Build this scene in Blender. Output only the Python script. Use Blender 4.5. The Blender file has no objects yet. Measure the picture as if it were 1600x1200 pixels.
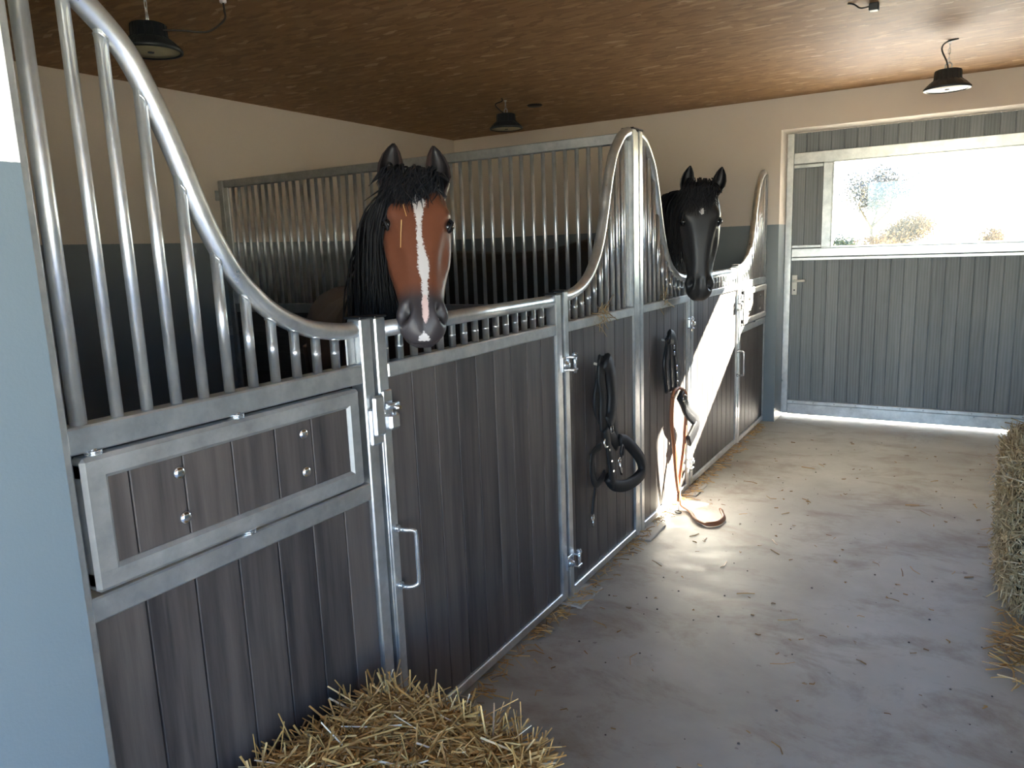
import bpy, math, random
import numpy as np
from mathutils import Vector, Matrix

random.seed(7)
rng = np.random.default_rng(7)
scene = bpy.context.scene
COL = scene.collection

# ------------------------------------------------------------------ camera
cam_d = bpy.data.cameras.new('camera')
cam = bpy.data.objects.new('camera', cam_d)
COL.objects.link(cam)
Rv = Vector((0.8588002, 0.51098695, -0.03680432))
Uv = Vector((-0.05928421, 0.17048018, 0.98357607))
Fv = Vector((-0.50886895, 0.84251341, -0.17670187))
m = Matrix((( Rv.x, Uv.x, -Fv.x, 1.4277),
            ( Rv.y, Uv.y, -Fv.y, 0.0),
            ( Rv.z, Uv.z, -Fv.z, 1.56),
            (0, 0, 0, 1)))
cam.matrix_world = m
cam_d.sensor_fit = 'HORIZONTAL'
cam_d.sensor_width = 36.0
cam_d.lens = 36.0 * 1166.45 / 1600.0
cam_d.clip_start = 0.02
cam_d.clip_end = 1000
scene.camera = cam

# ------------------------------------------------------------------ sky, sun, exposure
world = bpy.data.worlds.new('sky')
scene.world = world
world.use_nodes = True
wn = world.node_tree.nodes
bg = wn['Background']
sky = wn.new('ShaderNodeTexSky')
sky.sky_type = 'NISHITA'
sky.sun_disc = False
SUN_TO = Vector((1.0, 1.6, 0.923)).normalized()       # towards the sun
sky.sun_elevation = math.asin(SUN_TO.z)
sky.sun_rotation = math.atan2(SUN_TO.x, SUN_TO.y)
sky.air_density = 1.0
sky.dust_density = 0.8
sky.ozone_density = 2.5
tint = wn.new('ShaderNodeMix'); tint.data_type = 'RGBA'; tint.blend_type = 'MULTIPLY'; tint.inputs[0].default_value = 1.0
tint.inputs[7].default_value = (0.84, 0.97, 1.15, 1)
world.node_tree.links.new(sky.outputs[0], tint.inputs[6])
world.node_tree.links.new(tint.outputs[2], bg.inputs[0])
bg.inputs[1].default_value = 0.40

sun_d = bpy.data.lights.new('sun', 'SUN')
sun_d.energy = 72.0
sun_d.color = (1.0, 0.89, 0.74)
sun_d.angle = math.radians(0.6)
sun = bpy.data.objects.new('sun', sun_d)
sun.rotation_euler = SUN_TO.to_track_quat('Z', 'Y').to_euler()
sun.location = (20, 32, 20)
COL.objects.link(sun)

scene.view_settings.view_transform = 'Standard'
scene.view_settings.look = 'None'
scene.view_settings.exposure = 1.9
scene.view_settings.gamma = 1.0
scene.view_settings.use_curve_mapping = False
scene.cycles.max_bounces = 8
scene.cycles.diffuse_bounces = 5
scene.cycles.glossy_bounces = 4
scene.cycles.transparent_max_bounces = 16
scene.cycles.sample_clamp_indirect = 12.0

# ------------------------------------------------------------------ material helpers
class NT:
    def __init__(s, name):
        s.m = bpy.data.materials.new(name); s.m.use_nodes = True
        s.t = s.m.node_tree; s.n = s.t.nodes
        s.b = s.n['Principled BSDF']; s.out = s.n['Material Output']
    def N(s, typ, **kw):
        n = s.n.new('ShaderNode' + typ)
        for k, v in kw.items():
            if isinstance(k, str) and hasattr(n, k) and k not in n.inputs: setattr(n, k, v)
            else: n.inputs[k].default_value = v
        return n
    def L(s, a, b): s.t.links.new(a, b)
    def ramp(s, fac, stops):
        r = s.n.new('ShaderNodeValToRGB'); e = r.color_ramp.elements
        while len(e) > 1: e.remove(e[-1])
        for i, (p, c) in enumerate(stops):
            x = e[0] if i == 0 else e.new(p)
            x.position = p; x.color = (c[0], c[1], c[2], 1) if len(c) > 2 else (c[0], c[0], c[0], 1)
        s.L(fac, r.inputs[0]); return r.outputs[0]
    def mix(s, f, a, b, mode='MIX'):
        n = s.n.new('ShaderNodeMix'); n.data_type = 'RGBA'; n.blend_type = mode
        for sock, v in ((n.inputs[0], f), (n.inputs[6], a), (n.inputs[7], b)):
            if hasattr(v, 'links') or hasattr(v, 'is_linked'): s.L(v, sock)
            elif isinstance(v, (int, float)): sock.default_value = v
            else: sock.default_value = (v[0], v[1], v[2], 1)
        return n.outputs[2]
    def math(s, op, a, b=None, c=None):
        n = s.n.new('ShaderNodeMath'); n.operation = op
        for i, v in enumerate((a, b, c)):
            if v is None: continue
            if isinstance(v, (int, float)): n.inputs[i].default_value = v
            else: s.L(v, n.inputs[i])
        return n.outputs[0]
    def coords(s, kind='Object', scale=(1, 1, 1), rot=(0, 0, 0)):
        t = s.n.new('ShaderNodeTexCoord'); mp = s.n.new('ShaderNodeMapping')
        mp.inputs['Scale'].default_value = scale; mp.inputs['Rotation'].default_value = rot
        s.L(t.outputs[kind], mp.inputs[0]); return mp.outputs[0]
    def pos(s, scale=(1, 1, 1), rot=(0, 0, 0)):
        g = s.n.new('ShaderNodeNewGeometry'); mp = s.n.new('ShaderNodeMapping')
        mp.inputs['Scale'].default_value = scale; mp.inputs['Rotation'].default_value = rot
        s.L(g.outputs['Position'], mp.inputs[0]); return mp.outputs[0]
    def noise(s, vec, scale, detail=4, rough=0.55, dist=0.0):
        n = s.n.new('ShaderNodeTexNoise'); n.inputs['Scale'].default_value = scale
        n.inputs['Detail'].default_value = detail; n.inputs['Roughness'].default_value = rough
        n.inputs['Distortion'].default_value = dist
        if vec is not None: s.L(vec, n.inputs['Vector'])
        return n.outputs['Fac']
    def voro(s, vec, scale, out='Color', feature='F1'):
        n = s.n.new('ShaderNodeTexVoronoi'); n.feature = feature; n.inputs['Scale'].default_value = scale
        s.L(vec, n.inputs['Vector']); return n.outputs[out]
    def bump(s, h, strength, dist=0.01):
        b = s.n.new('ShaderNodeBump'); b.inputs['Strength'].default_value = strength
        b.inputs['Distance'].default_value = dist; s.L(h, b.inputs['Height'])
        s.L(b.outputs[0], s.b.inputs['Normal']); return b
    def set(s, **kw):
        for k, v in kw.items():
            k = k.replace('_', ' ')
            if hasattr(v, 'is_linked'): s.L(v, s.b.inputs[k])
            elif isinstance(v, (tuple, list)): s.b.inputs[k].default_value = (v[0], v[1], v[2], 1)
            else: s.b.inputs[k].default_value = v
        return s

M = {}
def simple(name, col, rough=0.5, metal=0.0, **kw):
    t = NT(name); t.set(Base_Color=col, Roughness=rough, Metallic=metal, **kw); M[name] = t.m; return t.m

def mk_galv(name, c0, c1, rough):
    t = NT(name); p = t.pos()
    n1 = t.noise(p, 14, 5, 0.6); n2 = t.voro(p, 70, 'Color')
    f = t.mix(0.08, n1, n2)
    col = t.ramp(f, [(0.3, c0), (0.7, c1)])
    t.set(Base_Color=col, Metallic=0.85, Roughness=t.math('MULTIPLY_ADD', n1, 0.22, rough - 0.11))
    t.bump(n1, 0.08, 0.004); M[name] = t.m
mk_galv('galvanised', (0.52, 0.55, 0.57), (0.78, 0.80, 0.81), 0.32)
mk_galv('galvanised_dull', (0.34, 0.355, 0.36), (0.53, 0.54, 0.54), 0.60)
mk_galv('galvanised_bar', (0.66, 0.69, 0.71), (0.86, 0.88, 0.89), 0.33)
mk_galv('zinc_bright', (0.62, 0.66, 0.70), (0.82, 0.85, 0.88), 0.22)

def mk_wood(name, dark, light, axis='Z'):
    t = NT(name)
    oi = t.n.new('ShaderNodeObjectInfo')
    g = t.n.new('ShaderNodeNewGeometry')
    add = t.n.new('ShaderNodeVectorMath'); add.operation = 'ADD'
    sc = t.n.new('ShaderNodeVectorMath'); sc.operation = 'SCALE'
    comb = t.n.new('ShaderNodeCombineXYZ')
    for i in range(3): t.L(oi.outputs['Random'], comb.inputs[i])
    t.L(comb.outputs[0], sc.inputs[0]); sc.inputs['Scale'].default_value = 37.0
    t.L(g.outputs['Position'], add.inputs[0]); t.L(sc.outputs[0], add.inputs[1])
    mp = t.n.new('ShaderNodeMapping')
    s = {'Z': (9, 9, 0.55), 'X': (0.55, 9, 9)}[axis]
    mp.inputs['Scale'].default_value = s
    t.L(add.outputs[0], mp.inputs[0])
    big = t.noise(mp.outputs[0], 1.3, 3, 0.5, 1.2)
    rings = t.n.new('ShaderNodeTexWave'); rings.wave_type = 'BANDS'; rings.bands_direction = 'X'
    rings.inputs['Scale'].default_value = 1.6; rings.inputs['Distortion'].default_value = 7
    rings.inputs['Detail'].default_value = 3; rings.inputs['Detail Scale'].default_value = 1.2
    t.L(mp.outputs[0], rings.inputs['Vector'])
    fine = t.noise(mp.outputs[0], 11, 4, 0.65)
    f = t.math('ADD', t.math('MULTIPLY', big, 0.40), t.math('ADD', t.math('MULTIPLY', rings.outputs['Fac'], 0.20), t.math('MULTIPLY', fine, 0.42)))
    f = t.math('ADD', f, t.math('MULTIPLY_ADD', oi.outputs['Random'], 0.22, -0.11))
    col = t.ramp(f, [(0.25, dark), (0.75, light)])
    t.set(Base_Color=col, Roughness=t.math('MULTIPLY_ADD', fine, 0.2, 0.42))
    t.bump(f, 0.18, 0.004); M[name] = t.m
mk_wood('stained_plank', (0.024, 0.022, 0.025), (0.112, 0.096, 0.090))
mk_wood('door_plank', (0.13, 0.145, 0.155), (0.25, 0.27, 0.28))
mk_wood('partition_plank', (0.040, 0.036, 0.036), (0.10, 0.09, 0.088), 'X')

def mk_paint(name, low, high, zsplit):
    t = NT(name); p = t.pos()
    sep = t.n.new('ShaderNodeSeparateXYZ'); t.L(p, sep.inputs[0])
    nz = t.noise(p, 60, 2)
    z = t.math('MULTIPLY_ADD', nz, 0.004, sep.outputs['Z'])
    f = t.math('GREATER_THAN', z, zsplit + 0.002)
    n = t.noise(p, 2.2, 5, 0.6)
    col = t.mix(f, low, high)
    col = t.mix(t.math('MULTIPLY', n, 0.22), col, t.mix(0.45, col, (0.1, 0.1, 0.1)))
    t.set(Base_Color=col, Roughness=t.math('MULTIPLY_ADD', f, 0.35, 0.45))
    t.bump(t.noise(p, 160, 3, 0.6), 0.12, 0.003); M[name] = t.m
mk_paint('wall_paint', (0.20, 0.235, 0.255), (0.67, 0.595, 0.515), 1.688)
mk_paint('reveal_paint', (0.165, 0.215, 0.25), (0.86, 0.86, 0.85), 1.735)

# OSB ceiling
t = NT('osb')
def sepx(c):
    q = t.n.new('ShaderNodeSeparateColor'); t.L(c, q.inputs[0]); return q.outputs
lay = []
for (sx_, sy_, rot_) in ((9, 34, 0.1), (10, 30, 0.65), (9, 32, -0.55), (11, 30, 1.35), (10, 33, -1.2)):
    lay.append(sepx(t.voro(t.pos((sx_, sy_, 1), (0, 0, rot_)), 1.0)))
v = lay[0][1]
for k_, thr in zip(lay[1:], (0.55, 0.6, 0.72, 0.75)):
    v = t.mix(t.math('GREATER_THAN', k_[0], thr), v, k_[1])
ramp = t.ramp(v, [(0.0, (0.24, 0.125, 0.048)), (0.4, (0.34, 0.185, 0.075)), (0.85, (0.41, 0.235, 0.10)), (0.95, (0.50, 0.31, 0.145)), (1.0, (0.66, 0.46, 0.27))])
fine = t.noise(t.pos((10, 40, 1)), 5, 3)
blot = t.noise(t.pos(), 1.6, 3)
col = t.mix(t.math('MULTIPLY', fine, 0.35), ramp, (0.20, 0.10, 0.04))
col = t.mix(t.math('MULTIPLY', blot, 0.25), col, (0.38, 0.19, 0.07))
t.set(Base_Color=col, Roughness=0.6); t.bump(v, 0.12, 0.003); M['osb'] = t.m

# concrete floor
t = NT('concrete'); p = t.pos()
n1 = t.noise(p, 1.1, 6, 0.62, 0.6); n2 = t.noise(p, 6, 6, 0.65); n3 = t.noise(p, 45, 3)
base = t.ramp(n1, [(0.28, (0.30, 0.285, 0.25)), (0.5, (0.40, 0.385, 0.345)), (0.72, (0.49, 0.475, 0.43))])
st = t.ramp(t.noise(t.pos((0.9, 1.3, 1)), 2.3, 7, 0.7, 0.4), [(0.49, (0,)), (0.66, (1,))])
base = t.mix(t.math('MULTIPLY', st, 0.7), base, (0.19, 0.135, 0.09))
sp = t.ramp(t.noise(p, 26, 2, 0.5), [(0.70, (0,)), (0.75, (1,))])
base = t.mix(t.math('MULTIPLY', sp, 0.6), base, (0.12, 0.10, 0.085))
base = t.mix(t.math('MULTIPLY', n2, 0.35), base, (0.27, 0.25, 0.23))
t.set(Base_Color=base, Roughness=t.math('MULTIPLY_ADD', n2, 0.3, 0.38), Specular_IOR_Level=0.4)
t.bump(t.mix(0.4, n2, n3), 0.12, 0.006); M['concrete'] = t.m

t = NT('gravel_yard'); p = t.pos(); n = t.noise(p, 30, 5)
t.set(Base_Color=t.ramp(n, [(0.3, (0.38, 0.38, 0.38)), (0.7, (0.52, 0.52, 0.52))]), Roughness=0.9); M['yard'] = t.m
t = NT('field'); p = t.pos(); n = t.noise(p, 0.06, 5)
t.set(Base_Color=t.ramp(n, [(0.3, (0.34, 0.33, 0.20)), (0.7, (0.50, 0.46, 0.30))]), Roughness=0.95); M['field'] = t.m

def mk_straw(name, cs):
    t = NT(name)
    a = t.n.new('ShaderNodeAttribute'); a.attribute_name = 'shade'
    col = t.ramp(a.outputs['Fac'], cs)
    t.set(Base_Color=col, Roughness=0.45); M[name] = t.m
mk_straw('straw', [(0, (0.17, 0.085, 0.028)), (0.35, (0.40, 0.225, 0.070)), (0.7, (0.60, 0.385, 0.14)), (0.93, (0.72, 0.53, 0.25)), (1, (0.78, 0.70, 0.55))])
mk_straw('hay', [(0, (0.17, 0.11, 0.055)), (0.4, (0.34, 0.235, 0.12)), (0.8, (0.50, 0.38, 0.21)), (1, (0.60, 0.50, 0.34))])
simple('roof_tile', (0.10, 0.10, 0.11), 0.7)
simple('render_white', (0.62, 0.62, 0.60), 0.8)
simple('bale_core', (0.20, 0.13, 0.05), 0.9)
simple('hay_core', (0.13, 0.10, 0.05), 0.9)
simple('black_plastic', (0.012, 0.013, 0.015), 0.35)
simple('lamp_body', (0.018, 0.024, 0.030), 0.42)
simple('lamp_lens', (0.50, 0.45, 0.27), 0.4)
simple('nylon_black', (0.007, 0.008, 0.010), 0.6)
simple('leather_black', (0.012, 0.013, 0.016), 0.32)
simple('leather_brown', (0.33, 0.12, 0.05), 0.5)
simple('chrome', (0.80, 0.80, 0.80), 0.16, 1.0)
simple('white_metal', (0.72, 0.70, 0.64), 0.35)
simple('cable', (0.02, 0.016, 0.014), 0.5)
simple('cable_clip', (0.65, 0.63, 0.6), 0.5)
simple('switch_plate', (0.75, 0.72, 0.65), 0.4)
simple('eye', (0.010, 0.007, 0.006), 0.04)
simple('hair_black', (0.007, 0.007, 0.009), 0.55, Specular_IOR_Level=0.3)
simple('hoof', (0.05, 0.045, 0.04), 0.5)
simple('bark', (0.085, 0.076, 0.070), 0.9)
simple('footing', (0.46, 0.44, 0.40), 0.8)
simple('hill_far', (0.55, 0.56, 0.58), 1.0)

# thin glass: clear pane with a grazing reflection, lets the sun through
t = NT('window_glass')
tr = t.n.new('ShaderNodeBsdfTransparent'); tr.inputs[0].default_value = (0.93, 0.95, 0.94, 1)
gl = t.n.new('ShaderNodeBsdfGlossy'); gl.inputs['Roughness'].default_value = 0.02
fr = t.n.new('ShaderNodeFresnel'); fr.inputs['IOR'].default_value = 1.5
mx = t.n.new('ShaderNodeMixShader'); t.L(fr.outputs[0], mx.inputs[0]); t.L(tr.outputs[0], mx.inputs[1]); t.L(gl.outputs[0], mx.inputs[2])
t.L(mx.outputs[0], t.out.inputs['Surface']); t.n.remove(t.b); M['glass'] = t.m

def mk_leaf(name, c0, c1):
    t = NT(name)
    a = t.n.new('ShaderNodeAttribute'); a.attribute_name = 'shade'
    col = t.ramp(a.outputs['Fac'], [(0, c0), (1, c1)])
    d = t.n.new('ShaderNodeBsdfDiffuse'); tl = t.n.new('ShaderNodeBsdfTranslucent'); mx = t.n.new('ShaderNodeMixShader')
    t.L(col, d.inputs[0]); t.L(col, tl.inputs[0]); mx.inputs[0].default_value = 0.03
    t.L(d.outputs[0], mx.inputs[1]); t.L(tl.outputs[0], mx.inputs[2]); t.L(mx.outputs[0], t.out.inputs['Surface']); t.n.remove(t.b)
    M[name] = t.m
mk_leaf('leaf_pale', (0.095, 0.096, 0.098), (0.14, 0.14, 0.138))
mk_leaf('leaf_orange', (0.14, 0.095, 0.06), (0.19, 0.135, 0.09))
mk_leaf('leaf_green', (0.10, 0.12, 0.09), (0.14, 0.16, 0.125))

# horse coat
def mk_coat(name, body, dark, muzzle):
    t = NT(name)
    def at(n):
        a = t.n.new('ShaderNodeAttribute'); a.attribute_name = n; return a.outputs['Fac']
    p = t.coords('Object')
    n = t.noise(p, 170, 4, 0.7); nb = t.noise(p, 6, 3)
    col = t.mix(t.math('MULTIPLY', nb, 0.6), body, dark)
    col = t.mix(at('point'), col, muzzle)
    bl = t.math('ADD', at('blaze'), t.math('MULTIPLY_ADD', n, 0.024, -0.012))
    mr = t.n.new('ShaderNodeMapRange'); t.L(bl, mr.inputs[0]); mr.inputs[1].default_value = -0.001; mr.inputs[2].default_value = 0.002
    col = t.mix(mr.outputs[0], col, (0.56, 0.53, 0.52))
    pk = t.math('ADD', at('pink'), t.math('MULTIPLY_ADD', n, 0.010, -0.005))
    mr2 = t.n.new('ShaderNodeMapRange'); t.L(pk, mr2.inputs[0]); mr2.inputs[1].default_value = -0.001; mr2.inputs[2].default_value = 0.002
    col = t.mix(mr2.outputs[0], col, (0.58, 0.42, 0.39))
    col = t.mix(at('hole'), col, (0.006, 0.005, 0.006))
    t.set(Base_Color=col, Roughness=0.42, Specular_IOR_Level=0.45)
    hair = t.noise(t.coords('Object', (160, 160, 40)), 2.0, 2)
    t.bump(hair, 0.10, 0.002); M[name] = t.m
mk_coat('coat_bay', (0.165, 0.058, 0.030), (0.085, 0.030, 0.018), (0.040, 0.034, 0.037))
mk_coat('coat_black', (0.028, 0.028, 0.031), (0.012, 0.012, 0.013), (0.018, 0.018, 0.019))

# ------------------------------------------------------------------ mesh helpers
class MB:
    def __init__(s): s.v = []; s.f = []; s.sm = []
    def add(s, verts, faces, smooth=False):
        o = len(s.v); s.v.extend(tuple(x) for x in verts)
        s.f.extend(tuple(i + o for i in f) for f in faces); s.sm.extend([smooth] * len(faces)); return s
    def box(s, lo, hi, c=0.0):
        lo = [min(a, b) for a, b in zip(lo, hi)], [max(a, b) for a, b in zip(lo, hi)]
        lo, hi = lo
        if c <= 0:
            x0, y0, z0 = lo; x1, y1, z1 = hi
            return s.add([(x0,y0,z0),(x1,y0,z0),(x1,y1,z0),(x0,y1,z0),(x0,y0,z1),(x1,y0,z1),(x1,y1,z1),(x0,y1,z1)],
                         [(0,3,2,1),(4,5,6,7),(0,1,5,4),(1,2,6,5),(2,3,7,6),(3,0,4,7)])
        c = min(c, *(0.49 * (h - l) for l, h in zip(lo, hi)))
        V = {}; vs = []; F = []
        for sx in (0, 1):
            for sy in (0, 1):
                for sz in (0, 1):
                    k = (sx, sy, sz); p = [hi[i] if k[i] else lo[i] for i in range(3)]
                    for ax in range(3):
                        q = list(p)
                        for j in range(3):
                            if j != ax: q[j] += -c if k[j] else c
                        V[k, ax] = len(vs); vs.append(q)
        for ax in range(3):
            a, b = [j for j in range(3) if j != ax]
            for sd in (0, 1):
                ring = []
                for (u, w) in ((0, 0), (1, 0), (1, 1), (0, 1)):
                    k = [0, 0, 0]; k[ax] = sd; k[a] = u; k[b] = w; ring.append(V[tuple(k), ax])
                F.append(ring)
            for u in (0, 1):
                for w in (0, 1):
                    k0 = [0, 0, 0]; k0[a] = u; k0[b] = w; k1 = list(k0); k1[ax] = 1
                    k0, k1 = tuple(k0), tuple(k1)
                    F.append([V[k0, a], V[k1, a], V[k1, b], V[k0, b]])
        for sx in (0, 1):
            for sy in (0, 1):
                for sz in (0, 1):
                    k = (sx, sy, sz); F.append([V[k, 0], V[k, 1], V[k, 2]])
        cen = np.array([(l + h) / 2 for l, h in zip(lo, hi)]); vv = np.array(vs); G = []
        for f in F:
            q = vv[f]; n = np.cross(q[1] - q[0], q[2] - q[0])
            G.append(tuple(f) if n @ (q.mean(0) - cen) > 0 else tuple(reversed(f)))
        return s.add(vs, G)
    def tube(s, pts, r, n=10, cap=True, smooth=True, flat=None):
        P = [Vector(p) for p in pts]; k = len(P)
        R = r if isinstance(r, (list, tuple)) else [r] * k
        T = []
        for i in range(k):
            d = (P[min(i + 1, k - 1)] - P[max(i - 1, 0)])
            T.append(d.normalized() if d.length > 1e-9 else Vector((0, 0, 1)))
        u = T[0].orthogonal().normalized(); vs = []; F = []
        for i in range(k):
            u = (u - T[i] * u.dot(T[i]))
            u = u.normalized() if u.length > 1e-6 else T[i].orthogonal().normalized()
            w = T[i].cross(u)
            for j in range(n):
                a = 2 * math.pi * j / n
                vs.append(P[i] + (u * math.cos(a) + w * math.sin(a)) * R[i])
        for i in range(k - 1):
            for j in range(n):
                a, b = i * n + j, i * n + (j + 1) % n
                F.append((a, b, b + n, a + n))
        s.add(vs, F, smooth)
        if cap:
            o = len(s.v) - len(vs)
            s.f.append(tuple(o + j for j in reversed(range(n)))); s.sm.append(False)
            s.f.append(tuple(o + (k - 1) * n + j for j in range(n))); s.sm.append(False)
        return s
    def cyl(s, a, b, r, n=14): return s.tube([a, b], r, n)
    def ring(s, c, axis, R, r, n=18, m_=7, a0=0.0, a1=2 * math.pi):
        ax = Vector(axis).normalized(); u = ax.orthogonal().normalized(); w = ax.cross(u); c = Vector(c)
        pts = [c + (u * math.cos(a0 + (a1 - a0) * i / n) + w * math.sin(a0 + (a1 - a0) * i / n)) * R for i in range(n + 1)]
        return s.tube(pts, r, m_, cap=(a1 - a0) < 6.2)
    def strap(s, pts, width, thick, nrm=(1, 0, 0)):
        P = [Vector(p) for p in pts]; k = len(P); N0 = Vector(nrm).normalized(); vs = []; F = []
        Wd = width if isinstance(width, (list, tuple)) else [width] * k
        for i in range(k):
            T = (P[min(i + 1, k - 1)] - P[max(i - 1, 0)]).normalized()
            B = T.cross(N0)
            B = B.normalized() if B.length > 1e-5 else Vector((0, 1, 0))
            Nn = B.cross(T).normalized(); h = Wd[i] / 2; e = thick / 2; h2 = h * 0.8
            for (a, b) in ((-h, -e*.3), (-h2, -e), (h2, -e), (h, -e*.3), (h, e*.3), (h2, e), (-h2, e), (-h, e*.3)):
                vs.append(P[i] + B * a + Nn * b)
        for i in range(k - 1):
            for j in range(8):
                a, b = i * 8 + j, i * 8 + (j + 1) % 8
                F.append((a, b, b + 8, a + 8))
        F.append(tuple(reversed(range(8)))); F.append(tuple((k - 1) * 8 + j for j in range(8)))
        return s.add(vs, F, True)
    def lathe(s, prof, c, n=32, smooth=True):
        vs = []; F = []; k = len(prof)
        for (r, z) in prof:
            for j in range(n):
                a = 2 * math.pi * j / n
                vs.append((c[0] + r * math.cos(a), c[1] + r * math.sin(a), c[2] + z))
        for i in range(k - 1):
            for j in range(n):
                a, b = i * n + j, i * n + (j + 1) % n
                F.append((a, b, b + n, a + n))
        s.add(vs, F, smooth); o = len(s.v) - len(vs)
        s.f.append(tuple(o + j for j in reversed(range(n)))); s.sm.append(False)
        s.f.append(tuple(o + (k - 1) * n + j for j in range(n))); s.sm.append(False)
        return s
    def mesh(s, name):
        me = bpy.data.meshes.new(name); me.from_pydata([tuple(v) for v in s.v], [], s.f)
        me.polygons.foreach_set('use_smooth', s.sm); me.update(); return me

def spline(pts, n):
    """Catmull-Rom through pts, n points per span"""
    P = [Vector(p) for p in pts]; out = []
    for i in range(len(P) - 1):
        p0 = P[max(i - 1, 0)]; p1 = P[i]; p2 = P[i + 1]; p3 = P[min(i + 2, len(P) - 1)]
        for j in range(n):
            t = j / n
            out.append(0.5 * ((2 * p1) + (p2 - p0) * t + (2 * p0 - 5 * p1 + 4 * p2 - p3) * t * t + (3 * p1 - p0 - 3 * p2 + p3) * t ** 3))
    out.append(P[-1]); return out

def obj(name, mb, mat, parent=None, kind=None):
    me = mb.mesh(name) if isinstance(mb, MB) else mb
    o = bpy.data.objects.new(name, me)
    if mat:
        mm = M[mat] if isinstance(mat, str) else mat
        if not me.materials: me.materials.append(mm)
    COL.objects.link(o)
    if parent is not None:
        o.parent = parent
        o.matrix_parent_inverse = Matrix.Translation(-parent_world(parent))
    if kind: o['kind'] = kind
    return o
def parent_world(p):
    v = Vector(p.location); q = p.parent
    if q is not None and not p.matrix_parent_inverse.is_identity: return Vector((0, 0, 0)) + v + p.matrix_parent_inverse.translation + parent_world(q)
    return v
def tag(o, label, cat, group=None, kind=None):
    o['label'] = label; o['category'] = cat
    if group: o['group'] = group
    if kind: o['kind'] = kind
    return o
def thing(name, loc, label, cat, group=None, kind=None):
    o = bpy.data.objects.new(name, None); COL.objects.link(o); o.location = loc
    o.empty_display_size = 0.1
    return tag(o, label, cat, group, kind)
def B(name, lo, hi, mat, parent=None, c=0.003, kind=None):
    mb = MB()
    if name == 'plank':                       # tongue-and-groove board: narrow dark joint, tongue behind it
        ax = min((i for i in range(3) if i != (0 if abs(hi[0] - lo[0]) < abs(hi[1] - lo[1]) else 1)), key=lambda i: abs(hi[i] - lo[i])) if abs(hi[2] - lo[2]) > 0.16 else 2
        dp = 0 if abs(hi[0] - lo[0]) < abs(hi[1] - lo[1]) else 1
        if ax == dp: ax = 1 - dp
        a = [min(p, q) for p, q in zip(lo, hi)]; b = [max(p, q) for p, q in zip(lo, hi)]
        t0, t1 = list(a), list(b); w = b[dp] - a[dp]
        t0[dp] += w * 0.35; t1[dp] -= w * 0.35; t0[dp] += 0; t0[ax] += 0.004; t1[ax] += 0.007
        mb.box(t0, t1)
        c = min(c, 0.0016)
    return obj(name, mb.box(lo, hi, c), mat, parent, kind)

# unit bar shared by all upright round bars
_bar = {}
def bar(name, x, y, z0, z1, r, mat, parent):
    key = (round(r, 4), mat)
    if key not in _bar:
        _bar[key] = MB().cyl((0, 0, 0), (0, 0, 1), r, 12).mesh(name); _bar[key].materials.append(M[mat])
    o = bpy.data.objects.new(name, _bar[key]); COL.objects.link(o)
    o.parent = parent; o.matrix_parent_inverse = Matrix.Translation(-parent_world(parent))
    o.location = (x, y, z0); o.scale = (1, 1, z1 - z0)
    return o

# ------------------------------------------------------------------ the building
Y_N, Y_E = 0.70, 6.60          # inner faces of the two cross walls
Z_C = 2.69; X_B = -3.15; X_R = 3.0
XO0, XO1 = 0.055, 2.35         # doorway opening in the near wall
XE0, XE1 = 0.095, 2.35         # doorway opening in the end wall
Z_O = 2.44
def struct(name, mb, mat, label):
    o = obj(name, mb, mat); o['kind'] = 'structure'; o['label'] = label; return o
fl = struct('floor', MB().box((-3.5, 0.30, -0.25), (3.35, 7.02, 0.0)), 'concrete', 'worn grey concrete floor of the stable aisle')
struct('ceiling', MB().box((-3.5, 0.30, Z_C), (3.35, 7.02, Z_C + 0.2)), 'osb', 'brown oriented strand board ceiling')
struct('wall_back', MB().box((X_B - 0.35, 0.30, 0), (X_B, 7.02, Z_C)), 'wall_paint', 'cream over grey painted wall at the back of the stalls')
struct('wall_right', MB().box((X_R, 0.30, 0), (X_R + 0.35, 7.02, Z_C)), 'wall_paint', 'cream over grey painted side wall of the aisle')
struct('wall_near', MB().box((X_B, 0.30, 0), (XO0, Y_N, Z_C)).box((XO1, 0.30, 0), (X_R, Y_N, Z_C)).box((XO0, 0.30, Z_O), (XO1, Y_N, Z_C)), 'reveal_paint', 'white over blue grey painted wall end beside the first stall')
struct('wall_end', MB().box((X_B, Y_E, 0), (XE0, 7.02, Z_C)).box((XE1, Y_E, 0), (X_R, 7.02, Z_C)).box((XE0, Y_E, Z_O), (XE1, 7.02, Z_C)), 'wall_paint', 'cream over grey painted end wall with the deep doorway')

struct('roof_shade_near', MB().box((-5.0, -3.2, 2.62), (3.6, 0.30, 2.78)), 'osb', 'added unseen canopy that cuts overhead skylight at the near doorway')  # added out of view to keep overhead sky off the near floor
rf = MB()  # tall gable added out of view; its shadow keeps sun off the near yard
for (xa, za, xb, zb) in ((-6.0, 2.90, 1.5, 6.4), (1.5, 6.4, 9.5, 2.90)):
    rf.add([(xa, 0.25, za), (xb, 0.25, zb), (xb, 7.25, zb), (xa, 7.25, za), (xa, 0.25, za + 0.15), (xb, 0.25, zb + 0.15), (xb, 7.25, zb + 0.15), (xa, 7.25, za + 0.15)],
           [(0, 3, 2, 1), (4, 5, 6, 7), (0, 1, 5, 4), (1, 2, 6, 5), (2, 3, 7, 6), (3, 0, 4, 7)])
for yy in (0.28, 6.95): rf.add([(-6, yy, 2.9), (9.5, yy, 2.9), (1.5, yy, 6.4), (-6, yy + 0.06, 2.9), (9.5, yy + 0.06, 2.9), (1.5, yy + 0.06, 6.4)], [(0, 1, 2), (5, 4, 3), (0, 3, 4, 1), (1, 4, 5, 2), (2, 5, 3, 0)])
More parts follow.
